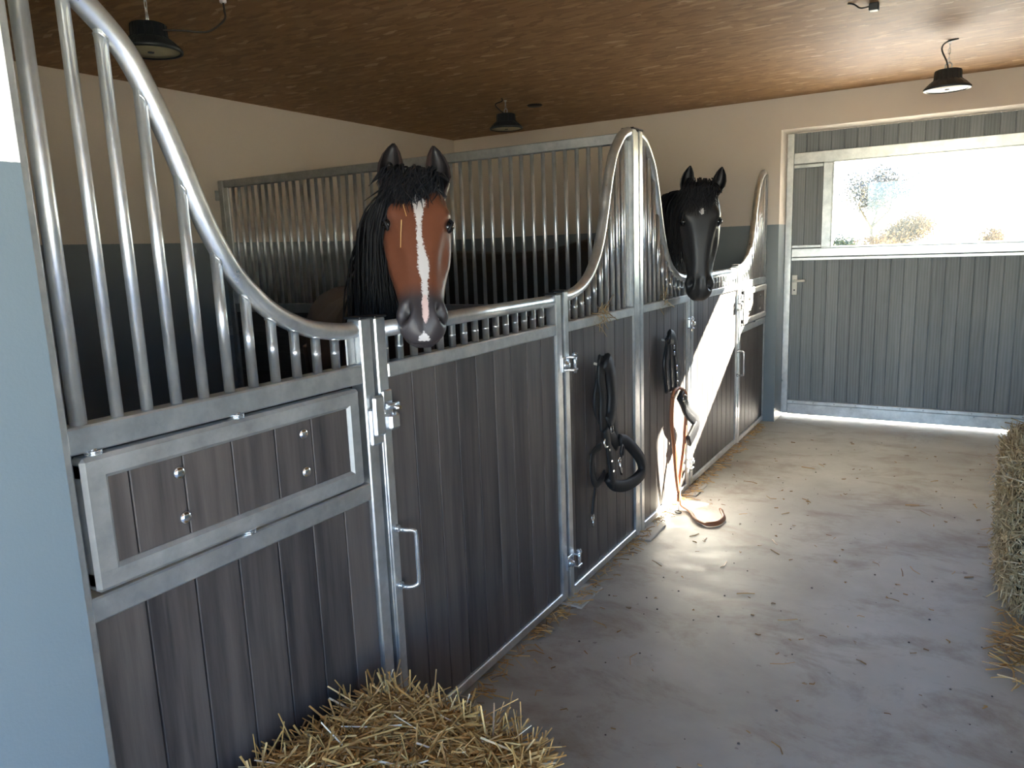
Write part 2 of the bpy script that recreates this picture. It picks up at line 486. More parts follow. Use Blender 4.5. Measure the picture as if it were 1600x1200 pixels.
struct('roof_shade_main', rf, 'roof_tile', 'added unseen grey gable that shades the yard before the near doorway')
struct('wall_shade_annex', MB().box((3.35, 0.30, 0), (9.2, 7.02, 2.92)).box((-5.8, 0.30, 0), (-3.5, 7.02, 2.92)), 'render_white', 'plain rendered blocks beside the stable, added unseen to widen its shadow')  # unseen mass added under the wide eaves so the yard shadow spreads sideways
# end door with window
YD = 6.90
dr = thing('door_1', (XE0, YD, 0), 'grey plank stable door with wide window and galvanised frame', 'door', kind='structure')
del dr['category']
F0, F1 = YD - 0.02, YD + 0.05
def df(name, x0, x1, z0, z1, y0=F0, y1=F1, mat='galvanised', c=0.003): return B(name, (x0, y0, z0), (x1, y1, z1), mat, dr, c)
df('frame_stile', XE0, 0.150, 0.03, Z_O - 0.005, YD - 0.035)
df('frame_stile', 2.295, XE1, 0.03, Z_O - 0.005, YD - 0.035)
df('frame_rail', 0.15, 2.295, 2.185, 2.275)
df('frame_rail', 0.15, 2.295, 1.408, 1.478)
df('glazing_rail', 0.39, 1.98, 1.478, 1.492, YD - 0.028)
df('glazing_rail', 0.39, 1.98, 2.176, 2.186, YD - 0.028)
df('frame_mullion', 0.385, 0.458, 1.478, 2.185)
df('frame_mullion', 1.845, 1.98, 1.478, 2.185)
df('glazing_bead', 0.458, 0.470, 1.492, 2.176, YD - 0.026)
df('trim_strip', 0.15, 0.385, 2.150, 2.176, YD - 0.026)
df('trim_strip', 0.15, 0.385, 1.486, 1.508, YD - 0.026)
df('trim_strip', 0.15, 2.295, 1.378, 1.402, YD - 0.026)
df('bottom_rail', 0.15, 2.295, 0.024, 0.118, YD - 0.03)
df('bottom_strip', 0.15, 2.295, 0.120, 0.150, YD - 0.034)
for i in range(13):
    x = 0.20 + i * 0.17
    obj('rivet', MB().cyl((x, YD - 0.040, 0.135), (x, YD - 0.034, 0.135), 0.006, 8), 'galvanised_dull', dr)
px = 0.145; k = 0
while px < 2.29:
    w = 0.0975
    x1 = min(px + w, 2.295)
    df('plank', px + 0.003, x1 - 0.003, 0.118, 1.41, YD, YD + 0.03, 'door_plank', 0.006)
    df('plank', px + 0.003, x1 - 0.003, 2.27, Z_O - 0.003, YD, YD + 0.03, 'door_plank', 0.006)
    if x1 < 0.40 or px > 1.97: df('plank', px + 0.003, min(x1, 0.388) - 0.0015 if px < 1 else x1 - 0.003, 1.47, 2.19, YD, YD + 0.03, 'door_plank', 0.006)
    px += w
df('plank', 0.3465, 0.388, 1.47, 2.19, YD, YD + 0.03, 'door_plank', 0.006)
df('pane', 0.46, 1.91, 1.485, 2.182, YD + 0.010, YD + 0.016, 'glass', 0)
h = df('door_handle', 0.160, 0.205, 1.085, 1.255, YD - 0.030, YD - 0.018, 'white_metal', 0.004)
obj('lever', MB().tube([(0.182, YD - 0.03, 1.205), (0.182, YD - 0.075, 1.205), (0.195, YD - 0.082, 1.205), (0.275, YD - 0.080, 1.208)], [0.011, 0.010, 0.010, 0.012], 10), 'white_metal', h)
obj('keyhole', MB().cyl((0.182, YD - 0.033, 1.125), (0.182, YD - 0.029, 1.125), 0.007, 10), 'black_plastic', h)

# ------------------------------------------------------------------ stall fronts
A0, YC = 0.737, 3.667
RAIL = [(1.205, 1.258), (0.863, 0.914)]
S_B0, S_B1 = 0.822, 0.868        # fixed post beside the door (distance from wall)
S_C0, S_C1 = 0.884, 0.930        # door stile, latch side
S_D0, S_D1 = 2.000, 2.060        # door stile, hinge side
S_E0, S_E1 = 2.072, 2.113        # post beside the door
S_F = 2.866                      # centre post starts
NECK = [(0.0, 1.356), (0.06, 1.358), (0.172, 1.380), (0.274, 1.427), (0.345, 1.487), (0.393, 1.545), (0.436, 1.622), (0.474, 1.712), (0.509, 1.807), (0.547, 1.895), (0.592, 1.978), (0.655, 2.042), (0.72, 2.088), (0.80, 2.112)]
def neck_z(d):
    for (a, b), (c, e) in zip(NECK, NECK[1:]):
        if a <= d <= c: return b + (e - b) * (d - a) / (c - a)
    return NECK[-1][1]
XT = -0.027                       # centre plane of tubes and bars
TUBE_R = 0.0235; BAR_R = 0.0125

def front(first):
    sg = 1 if first else -1
    base = A0 if first else 2 * YC - A0
    Y = lambda s: base + sg * s
    which = 'bay' if first else 'black'
    hd = 'behind the straw bale' if first else 'beside the end wall'
    # ---- panel with the feed hatch
    t = thing('feed_panel', (XT, Y(0.4), 0), 'galvanised plank stall panel with swivelling feed hatch and swan-neck bars, ' + hd, 'stall panel', 'feed hatch panels')
    def bx(name, s0, s1, z0, z1, x0=-0.05, x1=0.0, mat='galvanised', par=t, c=0.004): return B(name, (x0, Y(s0), z0), (x1, Y(s1), z1), mat, par, c)
    bx('wall_upright', -0.036, 0.006, 0, 2.10, -0.05, 0.0, 'galvanised_dull')
    for z0, z1 in RAIL: bx('rail', 0.0, S_B0, z0, z1)
    bx('rail', 0.0, S_B0, 0.012, 0.052)
    bx('post', S_B0, S_B1, 0, 1.386)
    B('post_cap', (-0.056, Y(S_B0 - 0.004), 1.386), (0.004, Y(S_B1 + 0.004), 1.392), 'black_plastic', t, 0.002)
    bx('gusset', S_B0 - 0.035, S_B0, 1.258, 1.345, -0.03, -0.024, 'galvanised_dull')
    for i in range(7):
        s0 = i * 0.1195; s1 = min(s0 + 0.1195, S_B0)
        if s1 - s0 > 0.02: bx('plank', s0 + 0.0022, s1 - 0.0022, 0.05, 0.866, -0.040, -0.012, 'stained_plank', c=0.005)
    pts = [(XT, Y(S_B0 - d), z) for d, z in NECK if d <= 0.80]
    obj('neck_rail', MB().tube(spline(pts, 5), TUBE_R, 16), 'galvanised', t)
    bar('end_bar', XT, Y(0.040), 1.25, 2.108, 0.0165, 'galvanised_bar', t)
    for s in (0.119, 0.185, 0.254, 0.3235, 0.394, 0.4635, 0.533, 0.604, 0.676, 0.745):
        zt = neck_z(S_B0 - s)
        bar('bar', XT, Y(s), 1.25, zt - 0.008, BAR_R, 'galvanised_bar', t)
        d = S_B0 - s
        slope = (neck_z(d + 0.01) - neck_z(d - 0.01)) / 0.02
        nrm = Vector((0, sg * slope, 1)).normalized()       # axis across the weld
        zb = zt - TUBE_R * math.sqrt(1 + slope * slope) * 0.96
        obj('weld', MB().ring((XT, Y(s), max(zb, zt - 0.075)), (0, nrm.y * 0.8, nrm.z), BAR_R + 0.001, 0.0028, 12, 5), 'galvanised', t)
    # hatch
    h = B('feed_hatch', (-0.030, Y(0.012), 1.150), (0.014, Y(0.786), 1.198), 'galvanised_dull', t, 0.008)
    B('hatch_frame', (-0.030, Y(0.012), 0.924), (0.014, Y(0.786), 0.972), 'galvanised_dull', h, 0.008)
    B('hatch_frame', (-0.030, Y(0.012), 0.930), (0.0138, Y(0.064), 1.192), 'galvanised_dull', h, 0.008)
    B('hatch_frame', (-0.030, Y(0.738), 0.930), (0.0138, Y(0.786), 1.192), 'galvanised_dull', h, 0.008)
    e = [0.058, 0.109, 0.231, 0.359, 0.486, 0.607, 0.745]
    for a, b in zip(e, e[1:]):
        B('plank', (-0.026, Y(a + 0.0018), 0.965), (0.004, Y(b - 0.0018), 1.155), 'stained_plank', h, 0.004)
    for s, z in ((0.219, 1.114), (0.578, 1.116), (0.222, 1.012), (0.577, 1.016)):
        obj('bolt', MB().lathe([(0.0145, 0), (0.014, 0.003), (0.011, 0.0065), (0.006, 0.0085), (0.001, 0.009)], (0, 0, 0), 16), 'chrome', h)
        o = COL.objects[-1] if False else bpy.data.objects[-1] if False else None
    for ob in [q for q in h.children if q.name.startswith('bolt') and 'set' not in q]:
        s, z = ((0.219, 1.114), (0.578, 1.116), (0.222, 1.012), (0.577, 1.016))[[q for q in h.children if q.name.startswith('bolt')].index(ob)]
        ob.data.transform(Matrix.Translation((0.004, Y(s), z)) @ Matrix.Rotation(math.pi / 2, 4, 'Y'))
    for s, z0, z1 in ((0.392, 1.196, 1.207), (0.392, 0.912, 0.926), (0.05, 1.197, 1.206)):
        mb = MB()
        for q in range(3):
            mb.ring((-0.008, Y(s), z0 + (z1 - z0) * (q + 0.5) / 3), (0, 0, 1), 0.015, 0.0022, 14, 5)
        obj('pivot_spring', mb.cyl((-0.008, Y(s), z0 - 0.004), (-0.008, Y(s), z1 + 0.004), 0.009, 10), 'zinc_bright', t)

    # ---- door
    d = thing('stall_door', (XT, Y(1.47), 0), ('plank stall door with bar top rail under the bay horse' if first else 'sunlit plank stall door under the black horse'), 'stall door', 'hinged stall doors')
    def dx(name, s0, s1, z0, z1, x0=-0.05, x1=0.0, mat='galvanised', par=d, c=0.004): return B(name, (x0, Y(s0), z0), (x1, Y(s1), z1), mat, par, c)
    dx('stile', S_C0, S_C1, 0.02, 1.384)
    dx('stile', S_D0, S_D1 - 0.012, 0.02, 1.372)
    dx('rail', S_C1, S_D0, 1.204, 1.248)
    dx('rail', S_C1, S_D0, 0.02, 0.058)
    B('stile_cap', (-0.055, Y(S_C0 - 0.003), 1.384), (0.004, Y(S_C1 + 0.003), 1.390), 'black_plastic', d, 0.002)
    B('stile_cap', (-0.055, Y(S_D0 - 0.003), 1.372), (0.004, Y(S_D1 - 0.010), 1.378), 'black_plastic', d, 0.002)
    obj('top_rail', MB().cyl((XT, Y(S_C1 - 0.004), 1.345), (XT, Y(S_D0 + 0.004), 1.345), 0.0245, 18), 'galvanised', d)
    for i in range(15):
        bar('bar', XT, Y(0.949 + i * 0.0692), 1.244, 1.330, BAR_R, 'galvanised_bar', d)
    n = 9; w = (S_D0 - S_C1) / n
    for i in range(n):
        dx('plank', S_C1 + i * w + 0.0022, S_C1 + (i + 1) * w - 0.0022, 0.05, 1.208, -0.040, -0.012, 'stained_plank', c=0.005)
    # latch
    lt = B('latch', (0.0, Y(S_B0 + 0.004), 1.02), (0.012, Y(S_B1 + 0.012), 1.13), 'zinc_bright', d, 0.006)
    B('latch_tongue', (0.006, Y(S_B0 + 0.014), 1.045), (0.020, Y(S_B1 + 0.016), 1.165), 'zinc_bright', lt, 0.007)
    B('latch_keeper', (0.0, Y(S_C0 + 0.002), 1.055), (0.034, Y(S_C1 + 0.004), 1.105), 'zinc_bright', lt, 0.008)
    B('latch_plate', (0.0, Y(S_C0 + 0.004), 1.10), (0.008, Y(S_C1 + 0.002), 1.172), 'zinc_bright', lt, 0.006)
    obj('latch_pin', MB().cyl((0.018, Y(S_C0 + 0.004), 1.125), (0.018, Y(S_C1 + 0.008), 1.125), 0.010, 12), 'zinc_bright', lt)
    obj('latch_pin', MB().cyl((0.008, Y(S_C1 - 0.006), 1.118), (0.040, Y(S_C1 - 0.006), 1.118), 0.007, 10), 'chrome', lt)
    B('drop_bolt', (0.0, Y(S_C0 - 0.002), 0.30), (0.010, Y(S_C0 + 0.010), 1.05), 'galvanised', lt, 0.003)
    # handle
    hy = Y(S_C1 - 0.012); ho = Y(S_C1 + 0.030)
    hd_ = obj('handle', MB().tube(spline([(0.0, hy, 0.742), (0.030, hy, 0.742), (0.050, Y(S_C1 + 0.004), 0.738), (0.056, Y(S_C1 + 0.010), 0.722), (0.056, Y(S_C1 + 0.010), 0.65), (0.056, Y(S_C1 + 0.010), 0.578), (0.050, Y(S_C1 + 0.004), 0.562), (0.030, hy, 0.558), (0.0, hy, 0.558)], 4), 0.0068, 10), 'zinc_bright', d)
    for z in (0.742, 0.558):
        obj('handle_foot', MB().cyl((-0.001, hy, z), (0.006, hy, z), 0.013, 12), 'zinc_bright', hd_)
    # hinges
    for z in (1.075, 0.185):
        hg = B('hinge', (0.0, Y(S_D1 - 0.022), z - 0.034), (0.008, Y(S_E0 + 0.020), z + 0.030), 'zinc_bright', d, 0.002)
        obj('hinge_bolt', MB().lathe([(0.019, 0), (0.019, 0.008), (0.012, 0.010), (0.012, 0.018), (0.001, 0.019)], (0, 0, 0), 14), 'zinc_bright', hg)
        b = hg.children[0]; b.data.transform(Matrix.Translation((0.008, Y(S_D1 - 0.002), z - 0.004)) @ Matrix.Rotation(math.pi / 2, 4, 'Y'))
        obj('hinge_pin', MB().cyl((0.024, Y(S_E1 + 0.004), z - 0.045), (0.024, Y(S_E1 + 0.004), z + 0.044), 0.008, 12), 'zinc_bright', hg)
        B('hinge_lug', (0.0, Y(S_E0 + 0.016), z + 0.022), (0.034, Y(S_E1 + 0.014), z + 0.031), 'zinc_bright', hg, 0.002)
        B('hinge_lug', (0.0, Y(S_E0 + 0.016), z - 0.034), (0.034, Y(S_E1 + 0.014), z - 0.025), 'zinc_bright', hg, 0.002)
        obj('hinge_nut', MB().cyl((0.024, Y(S_E1 + 0.004), z + 0.031), (0.024, Y(S_E1 + 0.004), z + 0.040), 0.013, 6), 'zinc_bright', hg)

    # ---- plain side panel up to the centre post
    p = thing('side_panel', (XT, Y(2.48), 0), ('plank stall panel with swan-neck bars where the all-black halter hangs' if first else 'plank stall panel with swan-neck bars where the halter with brown lead hangs'), 'stall panel', 'plain side panels')
    def sx(name, s0, s1, z0, z1, x0=-0.05, x1=0.0, mat='galvanised', par=p, c=0.004): return B(name, (x0, Y(s0), z0), (x1, Y(s1), z1), mat, par, c)
    sx('post', S_E0, S_E1, 0, 1.380)
    B('post_cap', (-0.055, Y(S_E0 - 0.003), 1.380), (0.004, Y(S_E1 + 0.003), 1.386), 'black_plastic', p, 0.002)
    sx('rail', S_E1, S_F, 1.207, 1.250)
    sx('rail', S_E1, S_F, 0.012, 0.050)
    kx = (S_F - S_E1) / 0.80
    obj('neck_rail', MB().tube(spline([(XT, Y(S_E1 + dd * kx), z) for dd, z in NECK], 5), TUBE_R, 16), 'galvanised', p)
    sx('end_plate', S_F - 0.040, S_F, 1.25, 2.07, -0.034, -0.026, 'galvanised_dull')
    nb = 10
    for i in range(nb):
        s = S_E1 + 0.045 + i * 0.0695
        zt = neck_z((s - S_E1) / kx)
        if s < S_F - 0.03: bar('bar', XT, Y(s), 1.245, zt - 0.008, BAR_R, 'galvanised_bar', p)
    e = [S_E1, S_E1 + 0.052] + [S_E1 + 0.052 + 0.1168 * (i + 1) for i in range(6)]
    e[-1] = S_F
    for a, b in zip(e, e[1:]):
        sx('plank', a + 0.0022, b - 0.0022, 0.048, 1.210, -0.040, -0.012, 'stained_plank', c=0.005)
    ys = 3.105 if first else 4.022
    obj('hook', MB().tube([(-0.012, ys + 0.02, 1.028), (0.014, ys + 0.02, 1.024), (0.022, ys + 0.02, 1.032), (0.024, ys + 0.02, 1.060)], 0.006, 8), 'white_metal', p)

front(True); front(False)

# centre post
cp = thing('centre_post', (XT, YC, 0), 'tall galvanised post between the two stalls', 'post')
B('upright', (-0.05, YC - 0.064, 0), (0.0, YC - 0.018, 2.125), 'galvanised', cp, 0.004)
B('upright', (-0.05, YC + 0.018, 0), (0.0, YC + 0.064, 2.125), 'galvanised', cp, 0.004)
B('web', (-0.06, YC - 0.020, 0), (-0.004, YC + 0.020, 2.118), 'galvanised', cp, 0.003)
B('post_cap', (-0.062, YC - 0.068, 2.125), (0.004, YC + 0.068, 2.132), 'black_plastic', cp, 0.002)

# footings under the posts
for y, w, lab in ((2.84, 0.15, 'pale footing plate at the hinge post of the bay horse stall'), (3.69, 0.17, 'pale footing plate under the centre post'), (4.50, 0.16, 'pale footing plate at the hinge post of the sunlit door')):
    tag(B('footing_plate', (-0.06, y - 0.10, 0.0), (0.085, y + w - 0.02, 0.010), 'footing', None, 0.004), lab, 'footing', 'footing plates')

# partition between the stalls
pt = thing('stall_partition', (-1.6, YC, 0), 'barred galvanised partition between the two stalls', 'partition')
B('top_rail', (-3.10, YC - 0.022, 2.066), (-0.055, YC + 0.022, 2.118), 'galvanised_dull', pt, 0.004)
B('mid_rail', (-3.10, YC - 0.022, 1.190), (-0.055, YC + 0.022, 1.252), 'galvanised_dull', pt, 0.004)
B('bottom_rail', (-3.10, YC - 0.022, 0.02), (-0.055, YC + 0.022, 0.07), 'galvanised_dull', pt, 0.004)
B('end_post', (-3.148, YC - 0.03, 0), (-3.10, YC + 0.03, 2.118), 'galvanised_dull', pt, 0.004)
B('end_plate', (-3.10, YC - 0.026, 1.252), (-3.055, YC - 0.018, 2.066), 'galvanised', pt, 0.002)
B('bracket', (-3.15, YC - 0.06, 1.98), (-3.142, YC - 0.03, 2.05), 'galvanised_dull', pt, 0.002)
B('bracket', (-3.15, YC - 0.06, 1.02), (-3.142, YC - 0.03, 1.09), 'galvanised_dull', pt, 0.002)
x = -3.028
while x < -0.08:
    bar('bar', x, YC, 1.245, 2.07, 0.011, 'galvanised_bar', pt); x += 0.0672
for i in range(8):
    B('plank', (-3.10, YC - 0.014, 0.07 + i * 0.14 + 0.001), (-0.056, YC + 0.014, 0.07 + (i + 1) * 0.14 - 0.001), 'partition_plank', pt, 0.004)

# ------------------------------------------------------------------ lamps
def lamp(c, ztop, label, cord):
    x, y, z = c      # z = underside of the rim
    t = thing('hanging_lamp', (x, y, z), label, 'lamp', 'round high bay lamps')
    obj('lamp_body', MB().lathe([(0.062, 0.112), (0.070, 0.109), (0.073, 0.056), (0.080, 0.052), (0.096, 0.042), (0.122, 0.016), (0.128, 0.010), (0.128, 0.0), (0.118, -0.002), (0.114, 0.006)][::-1], (x, y, z), 40), 'lamp_body', t)
    fin = MB()
    for i in range(16):
        a = 2 * math.pi * i / 16; ca, sa = math.cos(a), math.sin(a)
        fin.tube([(x + ca * 0.070, y + sa * 0.070, z + 0.106), (x + ca * 0.073, y + sa * 0.073, z + 0.058), (x + ca * 0.116, y + sa * 0.116, z + 0.020)], 0.003, 6)
    obj('cooling_fins', fin, 'lamp_body', t)
    le = obj('lens', MB().lathe([(0.001, 0.001), (0.05, 0.000), (0.114, 0.003), (0.116, 0.010)], (x, y, z), 40), 'lamp_lens', t)
    obj('sensor', MB().lathe([(0.001, -0.004), (0.012, -0.003), (0.014, 0.002)], (x, y, z), 14), 'lamp_body', le)
    obj('eyebolt', MB().ring((x, y, z + 0.132), (0.4, 0.9, 0), 0.020, 0.0035, 20, 6), 'galvanised', t)
    ch = obj('chain', MB().cyl((x, y, ztop - 0.006), (x, y, ztop), 0.012, 8), 'galvanised', t)
    zz = z + 0.150; k = 0
    while zz < ztop - 0.005:
        lm = MB(); ax = (1, 0, 0) if k % 2 else (0, 1, 0)
        lat = Vector((0, 1, 0)) if k % 2 else Vector((1, 0, 0))
        b0, b1 = Vector((x, y, zz)), Vector((x, y, zz + 0.026))
        lm.tube([b0 + lat * 0.005, b1 + lat * 0.005, b1 + Vector((0, 0, 0.004)), b1 - lat * 0.005, b0 - lat * 0.005, b0 - Vector((0, 0, 0.004)), b0 + lat * 0.005], 0.0016, 5)
        obj('link', lm, 'galvanised', ch)
        zz += 0.027; k += 1
    cb = obj('cord', MB().tube(spline(cord, 8), 0.0045, 8), 'cable', t)
    if len(cord) > 5:
        obj('cord_clip', MB().box([a - 0.012 for a in cord[-2]], [a + 0.012 for a in cord[-2]], 0.004), 'cable_clip', cb)
lamp((-1.575, 2.12, 2.438), Z_C, 'dark round hanging lamp nearest, half hidden by the curved rail',
     [(-1.51, 2.14, 2.52), (-1.45, 2.20, 2.52), (-1.40, 2.28, 2.525), (-1.37, 2.345, 2.58), (-1.38, 2.36, 2.625), (-1.395, 2.37, 2.67), (-1.40, 2.38, 2.692)])
lamp((-1.66, 5.17, 2.478), Z_C, 'small dark hanging lamp over the black horse stall, against the far ceiling edge',
     [(-1.66, 5.17, 2.585), (-1.70, 5.15, 2.62), (-1.72, 5.12, 2.66), (-1.64, 5.09, 2.672), (-1.64, 5.08, 2.692)])
lamp((1.285, 5.42, 2.412), Z_C, 'dark hanging lamp with pale yellow lens over the aisle, by the end door',
     [(1.285, 5.42, 2.52), (1.275, 5.42, 2.57), (1.245, 5.41, 2.645), (1.268, 5.40, 2.678), (1.33, 5.40, 2.688)])
tag(obj('ceiling_vent', MB().lathe([(0.001, 0.0), (0.055, 0.001), (0.062, 0.010)], (-1.58, 5.49, Z_C - 0.010), 20), 'cable'), 'small dark round hole cover in the far ceiling', 'vent')
jb = thing('junction_box', (0.977, 4.332, Z_C), 'small dark junction box with cable stub at the top of the ceiling', 'junction box')
B('box', (0.955, 4.31, Z_C - 0.035), (1.0, 4.355, Z_C), 'lamp_body', jb, 0.004)
obj('cable_stub', MB().tube(spline([(0.955, 4.33, Z_C - 0.012), (0.92, 4.30, Z_C - 0.02), (0.895, 4.27, Z_C - 0.006), (0.87, 4.24, Z_C - 0.004)], 5), 0.004, 6), 'cable', jb)
tag(B('wall_switch', (-0.86, Y_E - 0.012, 1.595), (-0.80, Y_E, 1.70), 'switch_plate', None, 0.004), 'cream switch plate on the end wall behind the partition bars', 'switch')

# ------------------------------------------------------------------ straw
def straw_mesh(name, items, mat, w0=0.0014, w1=0.0034):
    """items: (point, direction, length, up) ; each straw is a thin bent three-sided stalk"""
    V = []; F = []; sh = []
    for (p, d, ln, bend, shade) in items:
        d = d / (np.linalg.norm(d) + 1e-9)
        a = np.cross(d, [0.31, 0.17, 0.93]); a /= np.linalg.norm(a) + 1e-9; b = np.cross(d, a)
        r = w0 + (w1 - w0) * random.random(); o = len(V); k = 3
        for i in range(k):
            t = i / (k - 1); c = p + d * ln * (t - 0.5) + bend * (t - 0.5) ** 2 * 4
            rr = r * (1.0 - 0.3 * t)
            for j in range(3):
                an = 2.094 * j; V.append(tuple(c + (a * math.cos(an) + b * math.sin(an)) * rr)); sh.append(shade)
        for i in range(k - 1):
            for j in range(3):
                q = o + i * 3 + j; s = o + i * 3 + (j + 1) % 3; F.append((q, s, s + 3, q + 3))
    me = bpy.data.meshes.new(name); me.from_pydata(V, [], F)
    at = me.attributes.new('shade', 'FLOAT', 'POINT'); at.data.foreach_set('value', np.array(sh, dtype=np.float32))
    me.materials.append(M[mat]); return me

def lump_core(lo, hi, rot, amp, seed):
    """rounded, uneven bale body; returns MB, and a function for sampling its surface"""
    r = np.random.default_rng(seed)
    n = 14; cen = (np.array(lo) + hi) / 2; half = (np.array(hi) - lo) / 2
    V = []; F = []; idx = {}
    ph = r.uniform(0, 6.28, (6, 3)); fr = r.uniform(5, 14, (6, 3))
    def P(u):      # u on cube [-1,1]^3 surface
        u = np.array(u, float); q = u / (np.sum(np.abs(u) ** 7) ** (1 / 7.0))
        w = q * half
        dsp = sum(math.sin(fr[i] @ w + ph[i, 0]) for i in range(6)) / 6 * amp
        w = w + q / np.linalg.norm(q) * dsp
        c, s = math.cos(rot), math.sin(rot)
        return cen + np.array([c * w[0] - s * w[1], s * w[0] + c * w[1], w[2]])
    for ax in range(3):
        for sd in (-1, 1):
            for i in range(n):
                for j in range(n):
                    f = []
                    for (di, dj) in ((0, 0), (1, 0), (1, 1), (0, 1)):
                        u = [0, 0, 0]; u[ax] = sd; o = [k for k in range(3) if k != ax]
                        u[o[0]] = -1 + 2 * (i + di) / n; u[o[1]] = -1 + 2 * (j + dj) / n
                        key = tuple(round(x, 4) for x in u)
                        if key not in idx: idx[key] = len(V); V.append(P(u))
                        f.append(idx[key])
                    F.append(tuple(f))
    mb = MB(); mb.add(V, F, True)
    for v in range(len(mb.v)):
        if mb.v[v][2] < 0.004: mb.v[v] = (mb.v[v][0], mb.v[v][1], 0.004)
    return mb, P

def bale(name, lo, hi, rot, label, core, mat, count, lmin, lmax, seed, faces, tan=0.9):
    t = thing(name, ((lo[0] + hi[0]) / 2, (lo[1] + hi[1]) / 2, 0), label, 'straw bale')
    mb, P = lump_core(lo, hi, rot, 0.022, seed)
    obj('bale_body', mb, core, t)
    items = []
    while len(items) < count:
        ax, sd = random.choice(faces)
        u = [random.uniform(-1, 1) for _ in range(3)]; u[ax] = sd
        p = P(u); e = 0.02
        q = np.array(u); nrm = np.zeros(3); nrm[ax] = sd
        c, s = math.cos(rot), math.sin(rot)
        nrm = np.array([c * nrm[0] - s * nrm[1], s * nrm[0] + c * nrm[1], nrm[2]])
        d = rng.normal(size=3); d = d - nrm * (d @ nrm) * tan
        edge = max(abs(u[k]) for k in range(3) if k != ax)
        if edge > 0.85: d = d + nrm * rng.normal() * 0.3
        ln = random.uniform(lmin, lmax) * (1.5 if random.random() < 0.08 else 1)
        p = p + nrm * random.uniform(-0.004, 0.020)
        if p[2] < 0.01: continue
        items.append((p, d, ln, rng.normal(size=3) * 0.012, min(1, max(0, random.gauss(0.5, 0.24)))))
    obj('straw', straw_mesh('straw', items, mat), None, t, 'stuff')
    return t
bale('straw_bale', (0.050, 0.86, 0.0), (0.62, 1.455, 0.352), -0.06, 'loose golden straw bale on the floor below the feed hatch', 'bale_core', 'straw', 6500, 0.06, 0.22, 3, [(2, 1)] * 5 + [(1, 1)] * 2 + [(0, 1)] * 2 + [(1, -1)] + [(0, -1)], 0.93)
bale('hay_bale', (1.655, 3.42, 0.0), (2.55, 4.17, 0.69), 0.0, 'tall dull hay bale standing at the aisle side, cut off by the frame', 'hay_core', 'hay', 9000, 0.04, 0.13, 5, [(0, -1)] * 4 + [(1, -1)] * 3 + [(2, 1)] * 2, 0.85)

# loose straw along the stall foot and on the aisle
items = []
def floor_straw(x, y, ln=None, z=0.006, shade=None, ang=None):
    a = random.uniform(0, 6.28) if ang is None else ang
    ln = ln or random.uniform(0.02, 0.08)
    items.append((np.array([x, y, z]), np.array([math.cos(a), math.sin(a), random.uniform(-0.03, 0.03)]), ln, rng.normal(size=3) * np.array([0.008, 0.008, 0.001]), random.gauss(0.45, 0.22) if shade is None else shade))
for _ in range(900):
    y = random.uniform(1.5, 6.4)
    cl = 0.5 + 0.5 * math.sin(y * 5.1) * math.sin(y * 2.3 + 1)
    if random.random() > 0.25 + 0.75 * cl: continue
    floor_straw(0.005 + abs(random.gauss(0, 0.035)), y, None, random.uniform(0.004, 0.02))
for _ in range(150): floor_straw(random.uniform(0.15, 1.7), random.uniform(1.2, 6.2), random.uniform(0.006, 0.03), 0.004, random.uniform(0, 0.3))
for _ in range(40): floor_straw(random.uniform(0.2, 1.7), random.uniform(1.4, 5.5), random.uniform(0.04, 0.10), 0.004, random.uniform(0, 0.5))
for _ in range(160): floor_straw(1.62 + abs(random.gauss(0, 0.1)), random.gauss(3.18, 0.14), random.uniform(0.03, 0.12), random.uniform(0.004, 0.03))
for _ in range(90): floor_straw(0.62 + abs(random.gauss(0, 0.07)), random.uniform(0.9, 1.5), random.uniform(0.03, 0.1), 0.006)
o = obj('loose_straw', straw_mesh('loose_straw', items, 'straw'), None)
tag(o, 'loose straw stalks scattered along the foot of the stalls and over the aisle floor', 'straw', kind='stuff')
# dried manure crumbs and dirt flecks
mb = MB()
for _ in range(110):
    x, y = random.uniform(0.1, 1.75), random.uniform(1.0, 6.3); r = random.uniform(0.0015, 0.005)
    mb.lathe([(r, 0.0), (r * 0.9, r * 0.5), (r * 0.3, r * 0.9)], (x, y, 0.0005), 6)
tag(obj('floor_dirt', mb, 'bark'), 'small dark dirt crumbs scattered over the concrete floor', 'dirt', kind='stuff')
# wisps caught on the rails
for (yy, n_, lab) in ((3.20, 26, 'wisp of dry hay caught on the rail above the all-black halter'), (4.05, 9, 'few curled hay stalks on the rail above the halter with brown lead')):
    items = []
    for _ in range(n_):
        items.append((np.array([random.uniform(-0.01, 0.012), yy + random.gauss(0, 0.03), 1.248 + random.uniform(-0.05, 0.035)]), np.array([random.gauss(0.2, 0.3), random.gauss(0, 0.6), random.gauss(-0.4, 0.6)]), random.uniform(0.05, 0.11), rng.normal(size=3) * 0.015, random.uniform(0.2, 0.5)))
    tag(obj('hay_wisp', straw_mesh('hay_wisp', items, 'hay'), None), lab, 'hay', 'hay wisps on the rails')

